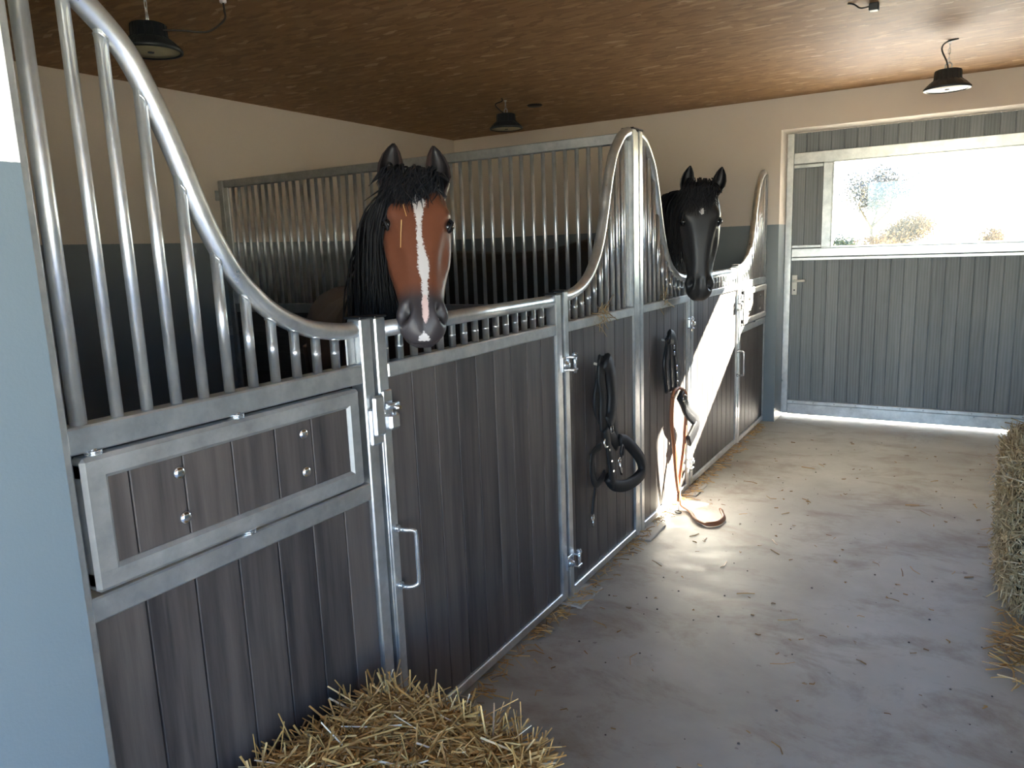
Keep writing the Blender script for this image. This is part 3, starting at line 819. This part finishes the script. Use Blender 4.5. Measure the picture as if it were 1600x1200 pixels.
# ------------------------------------------------------------------ halters
def S(pts, x, n=6, dx=None):
    return spline([(x + (dx[i] if dx else 0), p[0], p[1]) for i, p in enumerate(pts)], n)
h1 = thing('halter', (0.03, 3.10, 1.0), 'black padded halter hanging on its own from a hook', 'halter', 'halters on the stall front')
def hs(par, name, pts, x, w, th, mat='nylon_black', dx=None): return obj(name, MB().strap(S(pts, x, 6, dx), w * 1.45, th * 1.5), mat, par)
hs(h1, 'cheek_strap', [(3.120, 1.040), (3.150, 1.012), (3.081, 0.947), (3.052, 0.849), (3.107, 0.767), (3.183, 0.699), (3.289, 0.600)], 0.030, 0.042, 0.010)
hs(h1, 'crown_strap', [(3.105, 1.042), (3.159, 1.015), (3.225, 0.885), (3.262, 0.769), (3.281, 0.654), (3.308, 0.610)], 0.022, 0.046, 0.010)
hs(h1, 'crown_pad', [(3.120, 1.046), (3.160, 1.000), (3.190, 0.891), (3.175, 0.788), (3.132, 0.747)], 0.048, 0.058, 0.020)
hs(h1, 'crown_strap', [(3.090, 1.030), (3.085, 0.96), (3.105, 0.88), (3.10, 0.80), (3.106, 0.724)], 0.040, 0.045, 0.012)
hs(h1, 'noseband', [(3.300, 0.625), (3.345, 0.612), (3.410, 0.560), (3.480, 0.485), (3.490, 0.425), (3.432, 0.398), (3.321, 0.392), (3.215, 0.421), (3.166, 0.476)], 0.045, 0.040, 0.022, dx=[-.01, 0, .015, .03, .035, .03, .015, 0, -.01])
hs(h1, 'chin_strap', [(3.106, 0.724), (3.129, 0.654), (3.152, 0.576), (3.167, 0.498), (3.192, 0.424)], 0.050, 0.034, 0.010)
hs(h1, 'side_loop', [(3.111, 0.640), (3.027, 0.630), (2.999, 0.559), (3.037, 0.477), (3.105, 0.479), (3.150, 0.503)], 0.024, 0.026, 0.006)
ld = hs(h1, 'clip_strap', [(3.010, 0.634), (3.039, 0.534), (3.054, 0.472), (3.026, 0.394), (3.012, 0.340)], 0.020, 0.018, 0.006)
obj('clip', MB().ring((0.020, 3.012, 0.322), (1, 0, 0), 0.013, 0.0035, 14, 6).cyl((0.020, 3.013, 0.31), (0.020, 3.016, 0.275), 0.005, 8), 'chrome', ld)
obj('ring', MB().ring((0.050, 3.300, 0.572), (1, 0.2, 0), 0.030, 0.006, 22, 8), 'black_plastic', h1)
obj('ring', MB().ring((0.050, 3.108, 0.662), (1, 0, 0.1), 0.022, 0.006, 20, 8), 'chrome', h1)
obj('snap_hook', MB().ring((0.060, 3.241, 0.540), (1, 0, 0), 0.013, 0.004, 14, 6).tube([(0.060, 3.243, 0.528), (0.060, 3.256, 0.495), (0.060, 3.268, 0.462)], [0.006, 0.009, 0.006], 8), 'chrome', h1)
for (y, z) in ((3.136, 0.62), (3.157, 0.56), (3.176, 0.506)):
    obj('stud', MB().cyl((0.053, y, z), (0.058, y, z + 0.001), 0.007, 8), 'chrome', h1)
for (y, z, a) in ((3.157, 0.715, 0.5), (3.205, 0.825, 0.1), (3.167, 0.990, 0.0)):
    obj('buckle', MB().tube([(0.060, y - 0.014, z - 0.018), (0.060, y + 0.014, z - 0.018), (0.060, y + 0.014, z + 0.018), (0.060, y - 0.014, z + 0.018), (0.060, y - 0.014, z - 0.018)], 0.003, 6), 'chrome', h1)

h2 = thing('halter', (0.03, 4.05, 1.0), 'black leather halter with silver studs and a brown lead trailing to the floor', 'halter', 'halters on the stall front')
hs(h2, 'cheek_strap', [(4.024, 1.048), (4.031, 1.010), (3.992, 0.892), (4.032, 0.739)], 0.030, 0.052, 0.012, 'leather_black')
hs(h2, 'crown_strap', [(4.020, 1.050), (4.098, 1.012), (4.135, 0.868), (4.155, 0.721)], 0.040, 0.058, 0.012, 'leather_black')
hs(h2, 'crown_strap', [(4.020, 1.046), (4.062, 1.010), (4.075, 0.868), (4.090, 0.735)], 0.034, 0.060, 0.012, 'leather_black')
hs(h2, 'throat_strap', [(4.130, 0.960), (4.225, 0.940), (4.290, 0.892), (4.270, 0.835), (4.215, 0.785), (4.185, 0.721)], 0.046, 0.048, 0.014, 'leather_black', dx=[0, .02, .03, .03, .01, 0])
hs(h2, 'noseband', [(4.180, 0.690), (4.205, 0.650), (4.260, 0.576), (4.400, 0.486), (4.360, 0.440), (4.280, 0.385)], 0.060, 0.062, 0.016, 'leather_black', dx=[-.01, 0, .01, .02, .02, .01])
ll = obj('lead', MB().tube(S([(4.032, 0.700), (4.063, 0.732), (4.159, 0.732), (4.259, 0.692), (4.277, 0.640), (4.271, 0.529), (4.245, 0.378), (4.196, 0.256), (4.150, 0.150), (4.135, 0.05)], 0.055, 6), 0.0095, 10), 'leather_brown', h2)
floor_pts = [(0.055, 4.032, 0.700), (0.055, 4.017, 0.562), (0.055, 4.060, 0.401), (0.055, 4.105, 0.211), (0.057, 4.150, 0.075), (0.075, 4.150, 0.020), (0.150, 4.079, 0.014), (0.214, 3.978, 0.014), (0.289, 3.934, 0.015), (0.339, 3.973, 0.016), (0.348, 4.057, 0.018), (0.318, 4.130, 0.024), (0.305, 4.155, 0.030)]
obj('lead_end', MB().strap(spline(floor_pts, 6), 0.027, 0.012, (0.8, -0.3, 0.5)), 'leather_brown', ll)
obj('clip', MB().ring((0.075, 4.075, 0.006), (0.1, 0, 1), 0.018, 0.0035, 16, 6).tube([(0.060, 4.135, 0.05), (0.068, 4.11, 0.010), (0.074, 4.09, 0.006)], 0.004, 6), 'bark', ll)
obj('disc', MB().lathe([(0.001, 0.006), (0.018, 0.005), (0.026, 0.0)], (0, 0, 0), 16), 'chrome', h2)
h2.children[-1].data.transform(Matrix.Translation((0.047, 4.094, 0.907)) @ Matrix.Rotation(math.pi / 2, 4, 'Y'))
for (y, z) in ((4.078, 0.982), (4.080, 0.946), (4.126, 0.860), (4.130, 0.818), (4.142, 0.767)):
    obj('stud', MB().box((0.045, y - 0.007, z - 0.012), (0.052, y + 0.007, z + 0.012), 0.003), 'chrome', h2)
obj('buckle', MB().tube([(0.072, 4.17, 0.655), (0.072, 4.225, 0.640), (0.072, 4.235, 0.675), (0.072, 4.18, 0.69), (0.072, 4.17, 0.655)], 0.004, 6), 'chrome', h2)

# ------------------------------------------------------------------ horses
def ring_pts(c, t, hw, hv, n=20, up=Vector((0, 0, 1)), sq=2.3):
    t = Vector(t).normalized(); lat = t.cross(up).normalized(); ver = lat.cross(t).normalized()
    out = []
    for j in range(n):
        a = 2 * math.pi * j / n; ca, sa = math.cos(a), math.sin(a)
        k = (abs(ca) ** sq + abs(sa) ** sq) ** (-1 / sq)
        out.append(Vector(c) + lat * (hw * ca * k) + ver * (hv * sa * k))
    return out
def loft(mb, rings):
    n = len(rings[0]); vs = [p for r in rings for p in r]; F = []
    for i in range(len(rings) - 1):
        for j in range(n):
            a, b = i * n + j, i * n + (j + 1) % n; F.append((a, b, b + n, a + n))
    F.append(tuple(reversed(range(n)))); F.append(tuple((len(rings) - 1) * n + j for j in range(n)))
    mb.add(vs, F, True)

HEAD = [  # l, half width top, half width mid, half width jaw, d top, d mid, d bottom
 (-0.045, 0.030, 0.048, 0.040, 0.020, -0.03, -0.090), (0.00, 0.052, 0.074, 0.058, 0.050, -0.02, -0.130), (0.08, 0.066, 0.092, 0.072, 0.074, -0.01, -0.170),
 (0.165, 0.070, 0.098, 0.070, 0.080, 0.005, -0.185), (0.25, 0.056, 0.090, 0.060, 0.077, -0.01, -0.168), (0.33, 0.046, 0.082, 0.050, 0.070, -0.012, -0.135),
 (0.41, 0.038, 0.068, 0.042, 0.061, -0.008, -0.100), (0.475, 0.038, 0.060, 0.042, 0.055, -0.002, -0.080), (0.525, 0.046, 0.066, 0.046, 0.052, 0.004, -0.070),
 (0.565, 0.044, 0.063, 0.045, 0.043, -0.002, -0.066), (0.600, 0.034, 0.050, 0.038, 0.026, -0.012, -0.060), (0.622, 0.018, 0.028, 0.022, 0.006, -0.018, -0.046)]

def horse(name, label, O, hdir, tilt, roll, hs_, ws_, chest, bdir, wz, coat, blaze, neck_pts, mane_side, hair_n, ear_out, ear_len, ear_w):
    h = Vector((hdir[0], hdir[1], 0)).normalized(); up = Vector((0, 0, 1))
    T = math.radians(tilt)
    Lx = up * -math.cos(T) + h * math.sin(T); D = h * math.cos(T) + up * math.sin(T); W = Lx.cross(D) * -1
    W = Vector((-h.y, h.x, 0)) * 1.0      # viewer's right when facing the horse
    rr = Matrix.Rotation(math.radians(roll), 3, D); Lx = rr @ Lx; W = rr @ W
    O = Vector(O)
    H = lambda l, w, d: O + (Lx * l + W * (w * ws_) + D * d) * hs_
    root = thing(name, (chest[0], chest[1], 0), label, 'horse')
    mb = MB()
    # head
    rings = []
    for (l, wt, wm, wj, dt, dm, db) in HEAD:
        half = [(0, dt), (wt * 0.62, dt * 0.985 + 0.001), (wt, dt * 0.86 + dm * 0.14), (wm * 0.955, dt * 0.40 + dm * 0.60), (wm, dm), (wm * 0.97, dm * 0.65 + db * 0.35), (wj * 1.06, dm * 0.3 + db * 0.7), (wj * 0.72, db * 0.96), (0, db)]
        pts = [H(l, a, b) for a, b in half] + [H(l, -a, b) for a, b in half[-2:0:-1]]
        rings.append(pts)
    loft(mb, rings)
    # neck
    npt = [Vector(p[:3]) for p in neck_pts] + [H(0.09, 0, -0.085)]
    nr = [(p[3], p[4]) for p in neck_pts] + [(0.068 * hs_, 0.10 * hs_)]
    cc = spline(npt, 4); rad = []
    for i in range(len(nr) - 1):
        for j in range(4):
            u = j / 4; rad.append((nr[i][0] * (1 - u) + nr[i + 1][0] * u, nr[i][1] * (1 - u) + nr[i + 1][1] * u))
    rad.append(nr[-1])
    loft(mb, [ring_pts(c, (cc[min(i + 1, len(cc) - 1)] - cc[max(i - 1, 0)]), rad[i][0], rad[i][1], 18, sq=2.0) for i, c in enumerate(cc)])
    # trunk
    bd = Vector((bdir[0], bdir[1], 0)).normalized(); lat = Vector((-bd.y, bd.x, 0)); ch = Vector((chest[0], chest[1], 0)); k = wz / 1.45
    ST = [(-0.17, 1.06, 0.10, 0.10), (-0.10, 1.06, 0.22, 0.16), (0.05, 1.08, 0.315, 0.205), (0.2, 1.105, 0.345, 0.235), (0.45, 1.075, 0.325, 0.275), (0.8, 1.065, 0.315, 0.29), (1.08, 1.11, 0.285, 0.275), (1.3, 1.145, 0.26, 0.26), (1.47, 1.13, 0.20, 0.20), (1.55, 1.11, 0.10, 0.11)]
    loft(mb, [ring_pts(ch + bd * (s * k) + up * (z * k), bd, hw * k, hv * k, 20, sq=2.2) for s, z, hv, hw in ST])
    for sd in (-1, 1):
        fo = [(1.00, 0.105, 0.02, .13), (0.80, 0.080, 0.01, .135), (0.66, 0.062, 0.0, .135), (0.50, 0.050, -0.012, .132), (0.44, 0.042, 0.0, .13), (0.28, 0.031, 0.0, .13), (0.14, 0.040, 0.0, .13), (0.08, 0.034, -0.03, .13), (0.055, 0.046, -0.035, .13), (0.0, 0.058, -0.05, .13)]
        hi = [(1.08, 0.17, 1.24, .12), (0.86, 0.135, 1.20, .14), (0.70, 0.090, 1.22, .14), (0.56, 0.058, 1.32, .135), (0.50, 0.056, 1.36, .135), (0.42, 0.042, 1.35, .135), (0.26, 0.034, 1.34, .135), (0.14, 0.042, 1.32, .135), (0.08, 0.036, 1.29, .135), (0.055, 0.048, 1.28, .135), (0.0, 0.060, 1.26, .135)]
        for leg, s0 in ((fo, 0.10), (hi, 0.0)):
            loft(mb, [ring_pts(ch + bd * ((s + s0) * k) + lat * (sd * q * k) + up * max(z * k, 0.001), -up, r * k, r * k * 1.08, 14, bd, 2.0) for z, r, s, q in leg])
    me = mb.mesh('tmp'); tmp = bpy.data.objects.new('tmp', me); COL.objects.link(tmp)
    md = tmp.modifiers.new('r', 'REMESH'); md.mode = 'VOXEL'; md.voxel_size = 0.0085; md.use_smooth_shade = True
    sm = tmp.modifiers.new('s', 'SMOOTH'); sm.factor = 0.5; sm.iterations = 9
    dg = bpy.context.evaluated_depsgraph_get(); me2 = bpy.data.meshes.new_from_object(tmp.evaluated_get(dg))
    bpy.data.objects.remove(tmp); me2.name = 'horse_body'
    n = len(me2.vertices); co = np.empty(n * 3, np.float32); me2.vertices.foreach_get('co', co); co = co.reshape(-1, 3).astype(float)
    nv = np.empty(n * 3, np.float32); me2.vertices.foreach_get('normal', nv); nv = nv.reshape(-1, 3).astype(float)
    R3 = np.array([Lx, W, D]); q = (co - np.array(O)) @ R3.T / hs_
    l, w, d = q[:, 0], q[:, 1] / ws_, q[:, 2]; aw = np.abs(w)
    inh = (l > -0.08) & (l < 0.70) & (aw < 0.16) & (d > -0.24) & (d < 0.14)
    disp = np.zeros(n)
    G = lambda a, b, c, ra, rb, rc: np.exp(-(((l - a) / ra) ** 2 + ((aw - b) / rb) ** 2 + ((d - c) / rc) ** 2))
    disp += 0.012 * G(0.145, 0.078, 0.058, 0.035, 0.025, 0.03)        # brow
    disp -= 0.013 * G(0.185, 0.100, 0.035, 0.022, 0.03, 0.02)         # eye socket
    disp += 0.006 * G(0.30, 0.088, 0.005, 0.09, 0.03, 0.015)          # facial crest
    disp -= 0.008 * G(0.33, 0.075, 0.045, 0.08, 0.03, 0.02)           # hollow above the crest
    disp -= 0.006 * G(0.09, 0.085, 0.05, 0.03, 0.02, 0.02)
    tt = (l - 0.533)                                                   # nostril: comma leaning outwards
    wc = 0.047 + 0.16 * tt
    nos = np.exp(-(((tt / 0.030) ** 2 + ((aw - wc) / 0.0125) ** 2) ** 1.5)) * (d > -0.02)
    rim = np.exp(-((tt / 0.042) ** 2 + ((aw - wc) / 0.024) ** 2)) * (d > -0.02)
    disp += 0.012 * rim - 0.040 * nos
    disp -= 0.007 * np.exp(-((d + 0.022 + 0.25 * np.maximum(0.60 - l, 0)) / 0.005) ** 2) * (l > 0.50)   # mouth line
    disp -= 0.004 * np.exp(-((aw) / 0.012) ** 2) * (l > 0.50) * (l < 0.60)
    co = co + nv * (disp * inh * hs_)[:, None]
    co[:, 2] = np.maximum(co[:, 2], 0.0)
    me2.vertices.foreach_set('co', co.astype(np.float32).ravel())
    # coat markings
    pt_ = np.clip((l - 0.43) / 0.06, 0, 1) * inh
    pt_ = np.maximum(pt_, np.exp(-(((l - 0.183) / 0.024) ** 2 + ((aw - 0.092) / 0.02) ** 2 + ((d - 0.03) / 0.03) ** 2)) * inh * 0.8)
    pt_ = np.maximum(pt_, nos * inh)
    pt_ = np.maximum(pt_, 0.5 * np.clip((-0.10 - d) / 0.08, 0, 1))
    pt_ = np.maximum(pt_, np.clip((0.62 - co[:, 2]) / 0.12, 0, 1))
    bz = np.full(n, -1.0); pk = np.full(n, -1.0); face = inh & (d > 0.0)
    bl = np.array(blaze['w']); hwid = np.interp(l, bl[:, 0], bl[:, 1]); cen = np.interp(l, bl[:, 0], bl[:, 2])
    bz[face] = (hwid - np.abs(w - cen))[face]
    if 'pink' in blaze:
        b2 = np.array(blaze['pink']); h2_ = np.interp(l, b2[:, 0], b2[:, 1]); pk[face] = (h2_ - np.abs(w - 0.004))[face]
    for nm, arr in (('point', pt_), ('blaze', bz), ('pink', pk), ('hole', np.clip(nos * 2.2 - 0.7, 0, 1) * inh)):
        a = me2.attributes.new(nm, 'FLOAT', 'POINT'); a.data.foreach_set('value', arr.astype(np.float32))
    me2.update()
    # ears, welded into the same mesh
    em = MB()
    for sd in (-1, 1):
        base = H(0.016, sd * 0.064, 0.0)
        axis = (-Lx * math.cos(0.35) + D * 0.25 + W * (sd * ear_out[0 if sd < 0 else 1])).normalized()
        fw = (D * 0.85 + W * (sd * 0.35)); fw = (fw - axis * fw.dot(axis)).normalized(); sdv = axis.cross(fw)
        prof = [(-0.15, 0.026), (0.0, 0.030), (0.15, 0.034), (0.35, 0.0375), (0.55, 0.035), (0.75, 0.026), (0.90, 0.014), (1.0, 0.003)]
        outer = []; inner = []
        for (tq, r) in prof:
            r = r * ear_w
            c = base + axis * (tq * ear_len * hs_) + fw * (0.012 * math.sin(tq * 3.0) * hs_) + W * (-sd * 0.018 * max(tq, 0) ** 2 * hs_)
            op = 0.25 + 0.75 * min(1, max(0, tq / 0.35))          # how far the cup is open
            a0 = math.radians(62 * op); ro = []; ri = []
            for j in range(11):
                a = a0 + (2 * math.pi - 2 * a0) * j / 10
                dv = fw * math.cos(a) * 0.85 + sdv * math.sin(a)
                ro.append(c + dv * (r * hs_)); ri.append(c + dv * (r * 0.80 * hs_))
            outer.append(ro); inner.append(ri)
        vs = []; F = []
        for ro, ri in zip(outer, inner): vs += ro + ri[::-1]
        m_ = 22
        for i in range(len(prof) - 1):
            for j in range(m_):
                a, b = i * m_ + j, i * m_ + (j + 1) % m_; F.append((a, b, b + m_, a + m_))
        F.append(tuple((len(prof) - 1) * m_ + j for j in range(m_)))
        em.add(vs, F, True)
    import bmesh
    bm = bmesh.new(); bm.from_mesh(me2)
    lp, lb, lk, lh = (bm.verts.layers.float.get(x) for x in ('point', 'blaze', 'pink', 'hole'))
    vv = [bm.verts.new(v) for v in em.v]
    for i, v in enumerate(vv):
        v[lp] = 0.80 + 0.2 * ((i % 22) > 10); v[lb] = -1; v[lk] = -1; v[lh] = 0.35 + 0.4 * ((i % 22) > 10)
    for f in em.f:
        fc = bm.faces.new([vv[i] for i in f]); fc.smooth = True
    bm.normal_update(); bm.to_mesh(me2); bm.free()
    me2.polygons.foreach_set('use_smooth', [True] * len(me2.polygons))
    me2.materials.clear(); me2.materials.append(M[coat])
    body = obj('body', me2, None, root)
    for sd in (-1, 1):
        c = H(0.183, sd * 0.0835, 0.030)
        prof = [(0.0215 * math.sin(a) + 0.0003, -0.0215 * math.cos(a)) for a in np.linspace(0, math.pi, 10)]
        e_ = obj('eye', MB().lathe([(r * hs_, z * hs_) for r, z in prof], c, 18), 'eye', root)
        lid = MB()
        pts = [H(0.183 + 0.026 * math.cos(a) * -1, sd * (0.0945 - 0.012 * abs(math.cos(a))), 0.032 + 0.021 * math.sin(a)) for a in np.linspace(0.0, math.pi, 9)]
        lid.tube(pts, [0.003 * hs_] + [0.0052 * hs_] * 7 + [0.003 * hs_], 8)
        obj('eyelid', lid, 'hair_black', e_)
    # hair
    def strands(nm, roots, par=root):
        hb = MB()
        for pts, r in roots:
            pp = spline(pts, 3); kk = len(pp)
            hb.tube(pp, [r * (1 - 0.85 * (i / (kk - 1)) ** 1.5) for i in range(kk)], 4, cap=False)
        return obj(nm, hb, 'hair_black', par)
    R = random.Random(11)
    fl_ = []
    for i in range(hair_n):
        w0 = R.uniform(-0.072, 0.060); l0 = R.uniform(-0.055, 0.045); ln = R.uniform(0.07, 0.140) * (1 - 0.35 * max(w0, 0) / 0.06)
        side = R.gauss(-0.014, 0.020)
        rise = R.uniform(0, 0.022)
        p = [H(l0 - 0.005, w0, 0.036 + rise * 0.3), H(l0 + ln * 0.3, w0 * 1.08 + side * 0.3, 0.078 + rise), H(l0 + ln * 0.7, w0 * 1.05 + side * 0.8, 0.090 + rise * 0.6), H(l0 + ln, w0 * 0.95 + side * 1.3, 0.087 + R.uniform(-0.001, 0.008))]
        fl_.append((p, 0.0046 * hs_))
    for i in range(hair_n // 2):        # locks sweeping down beside the cheek on the mane side
        w0 = mane_side * R.uniform(0.055, 0.085); l0 = R.uniform(-0.03, 0.06); ln = R.uniform(0.10, 0.20)
        p = [H(l0, w0 * 0.8, 0.03), H(l0 + ln * 0.35, w0 * 1.10, 0.055 + R.uniform(0, .015)), H(l0 + ln * 0.7, w0 * 1.28, 0.035 + R.uniform(-.01, .015)), H(l0 + ln, w0 * 1.36, 0.0 + R.uniform(-.02, .01))]
        fl_.append((p, 0.0046 * hs_))
    strands('forelock', fl_)
    # mane falls to one side of the neck
    crest = []
    for i in range(len(cc)):
        tq = (cc[min(i + 1, len(cc) - 1)] - cc[max(i - 1, 0)]).normalized(); lt = tq.cross(up).normalized(); vr = lt.cross(tq).normalized()
        if vr.z < 0: vr = -vr
        crest.append((cc[i], vr, lt if (lt.dot(W) * mane_side > 0) else -lt, rad[i]))
    mr = []
    for i in range(hair_n * 3):
        u = R.uniform(0.30, 1.0) * (len(crest) - 1); a = int(u); f = u - a; a2 = min(a + 1, len(crest) - 1)
        c = crest[a][0].lerp(crest[a2][0], f); vr = crest[a][1]; lt = crest[a][2]; rw = crest[a][3][0] * (1 - f) + crest[a2][3][0] * f; rh = crest[a][3][1] * (1 - f) + crest[a2][3][1] * f
        top = c + vr * (rh * 0.97); ln = R.uniform(0.24, 0.40)
        j = Vector((R.gauss(0, .012), R.gauss(0, .012), 0))
        fwd = D * 0.02
        p = [top - lt * 0.01, top + lt * (rw * 0.55) + vr * 0.012 + j, c + lt * (rw * 1.08 + 0.012 + R.uniform(0, .02)) + vr * (rh * 0.25) + j * 1.5, c + lt * (rw * 1.10 + 0.018 + R.uniform(0, .025)) + up * (-(ln - rh * 0.4)) * 0.55 + j * 2, c + lt * (rw * 1.06 + 0.015 + R.uniform(0, .03)) - up * (ln - rh * 0.25) + j * 2.5]
        mr.append((p, 0.0062 * hs_))
    strands('mane', mr)
    tl = []
    tb = ch + bd * (1.53 * k) + up * (1.22 * k)
    for i in range(70):
        j = Vector((R.gauss(0, .03), R.gauss(0, .03), 0))
        tl.append(([tb + j * 0.3, tb + bd * 0.07 + j * 0.5 - up * 0.05, tb + bd * 0.10 + j - up * 0.35, tb + bd * 0.08 + j * 1.3 - up * R.uniform(0.6, 0.8)], 0.006))
    strands('tail', tl)
    return root, H

bayroot, bayH = horse('horse', 'bay horse with white blaze and black mane looking over the stall door', (-0.108, 1.979, 1.765), (0.725, -0.689), 34.1, -4.7, 0.90, 1.25,
      (-0.62, 2.42), (-0.77, 0.64), 1.44, 'coat_bay',
      {'w': [(0.06, -0.02, 0), (0.085, 0.012, 0.0), (0.118, 0.021, 0.0), (0.145, 0.014, 0.0), (0.207, 0.0075, -0.002), (0.257, 0.008, -0.003), (0.31, 0.010, 0.0), (0.346, 0.0145, 0.004), (0.384, 0.016, 0.005), (0.420, 0.0085, 0.006), (0.447, 0.008, 0.005), (0.50, 0.008, 0.004), (0.56, 0.004, 0.003), (0.58, -0.004, 0), (0.60, 0.003, 0), (0.612, 0.016, 0), (0.625, 0.014, 0), (0.65, -0.02, 0)],
       'pink': [(0.46, -0.02), (0.475, 0.004), (0.50, 0.0085), (0.55, 0.0085), (0.575, 0.002), (0.585, -0.02)]},
      [(-0.70, 2.53, 1.12, 0.175, 0.30), (-0.55, 2.40, 1.29, 0.13, 0.235), (-0.42, 2.27, 1.47, 0.105, 0.185), (-0.30, 2.16, 1.62, 0.09, 0.145)],
      -1, 330, (0.05, 0.05), 0.185, 1.3)
horse('horse', 'black horse with small white star, head out over the sunlit stall door', (0.078, 4.466, 1.865), (0.396, -0.918), 9.5, -1.6, 1.045, 1.15,
      (-0.62, 4.86), (-1.0, 0.08), 1.62, 'coat_black',
      {'w': [(0.10, -0.03, 0), (0.118, 0.006, 0.0), (0.135, 0.014, 0.0), (0.152, 0.006, 0.0), (0.165, -0.03, 0)]},
      [(-0.74, 4.90, 1.26, 0.19, 0.33), (-0.52, 4.85, 1.44, 0.145, 0.26), (-0.32, 4.80, 1.59, 0.115, 0.20), (-0.15, 4.73, 1.71, 0.095, 0.16)],
      -1, 220, (0.05, 0.38), 0.150, 1.1)
items = []
for a, b in (((0.105, -0.048, 0.088), (0.190, -0.036, 0.090)), ((0.20, -0.049, 0.082), (0.30, -0.054, 0.066))):
    p0, p1 = bayH(*a), bayH(*b); items.append((np.array((p0 + p1) / 2), np.array(p1 - p0), (p1 - p0).length, np.array([0.004, -0.004, 0.0]), 0.75))
tag(obj('straw_stalk', straw_mesh('straw_stalk', items, 'straw', 0.0012, 0.0018), None), 'pale straw stalk caught in the forelock of the bay horse', 'straw')

# ------------------------------------------------------------------ outdoors
struct('ground', MB().box((-200, -150, -0.5), (200, 380, -0.03)), 'field', 'pale field outside the stable')
struct('path_yard', MB().box((-8, -14, -0.2), (10, 0.30, -0.004)).box((-3, 7.02, -0.2), (9, 15, -0.004)), 'yard', 'pale gravel yard outside the doors')
hb = MB()
xs = np.linspace(-180, 180, 40)
for i in range(39):
    z = [3.0 + 2.0 * math.sin(x * 0.021 + 1) + 1.2 * math.sin(x * 0.07) for x in (xs[i], xs[i + 1])]
    hb.add([(xs[i], 290, -0.5), (xs[i + 1], 290, -0.5), (xs[i + 1], 305, z[1]), (xs[i], 305, z[0]), (xs[i], 330, -0.5), (xs[i + 1], 330, -0.5)], [(0, 1, 2, 3), (3, 2, 5, 4)], True)
struct('hill', hb, 'hill_far', 'low pale hills on the horizon')

def tree(name, label, x, y, hgt, crown_w, trunk_h, leaf, n_leaf, seed, group=None, base=0.15):
    R = random.Random(seed)
    t = thing(name, (x, y, 0), label, 'tree' if 'tree' in name else 'bush', group)
    tb = MB(); ends = []
    def grow(p, d, ln, r, lev):
        q = p + d * ln; mid = (p + q) / 2 + Vector((R.gauss(0, .04), R.gauss(0, .04), 0)) * ln
        tb.tube([p, mid, q], [r, r * 0.8, r * 0.62], 5, cap=False); ends.append((q, lev))
        if lev < 4:
            for _ in range(3 if lev < 2 else 2):
                nd = (d + Vector((R.gauss(0, .8), R.gauss(0, .6), R.gauss(0.05, .38)))).normalized()
                grow(q, nd, ln * R.uniform(0.6, 0.8), r * 0.58, lev + 1)
    grow(Vector((x, y, -0.05)), Vector((R.gauss(0, .05), 0, 1)).normalized(), max(trunk_h, 0.3), base, 0)
    obj('trunk', tb, 'bark', t)
    V = []; F = []; sh = []
    tips = [e for e, l in ends if l >= 2]
    for _ in range(n_leaf):
        e = R.choice(tips); s = 0.35 if hgt > 4 else 0.25
        c = e + Vector((R.gauss(0, s), R.gauss(0, s), R.gauss(0, s)))
        c.x = x + (c.x - x) * 1.0; c.z = max(c.z, 0.1)
        if abs(c.x - x) > crown_w or c.z > hgt: continue
        a = Vector((R.gauss(0, 1), R.gauss(0, 1), R.gauss(0, 1))).normalized() * R.uniform(0.05, 0.10); b = a.orthogonal().normalized() * a.length * 0.6
        o = len(V); V += [tuple(c - a), tuple(c + b), tuple(c + a), tuple(c - b)]; F.append((o, o + 1, o + 2, o + 3)); sv = R.random(); sh += [sv] * 4
    me = bpy.data.meshes.new('leaves'); me.from_pydata(V, [], F)
    a = me.attributes.new('shade', 'FLOAT', 'POINT'); a.data.foreach_set('value', np.array(sh, np.float32))
    me.materials.append(M[leaf]); obj('leaves', me, None, t, 'stuff')
tree('pale_tree', 'tall thin-leaved pale tree seen through the window', -3.5, 50, 6.6, 2.8, 2.1, 'leaf_pale', 4200, 1)
tree('autumn_tree', 'orange autumn tree in the middle of the window view', -0.9, 47, 3.6, 1.7, 0.9, 'leaf_orange', 5000, 2, None, 0.09)
tree('autumn_bush', 'low orange bush between the pale tree and the autumn tree', -2.1, 40, 2.2, 1.1, 0.55, 'leaf_orange', 2200, 5, None, 0.06)
tree('small_bush', 'small lone orange bush at the far side of the window view', 2.5, 50, 2.1, 0.8, 0.6, 'leaf_orange', 1400, 3, None, 0.06)
tree('green_bush', 'low green bush at the foot of the pale tree', -4.6, 47, 2.0, 1.0, 0.5, 'leaf_green', 1400, 4, None, 0.06)
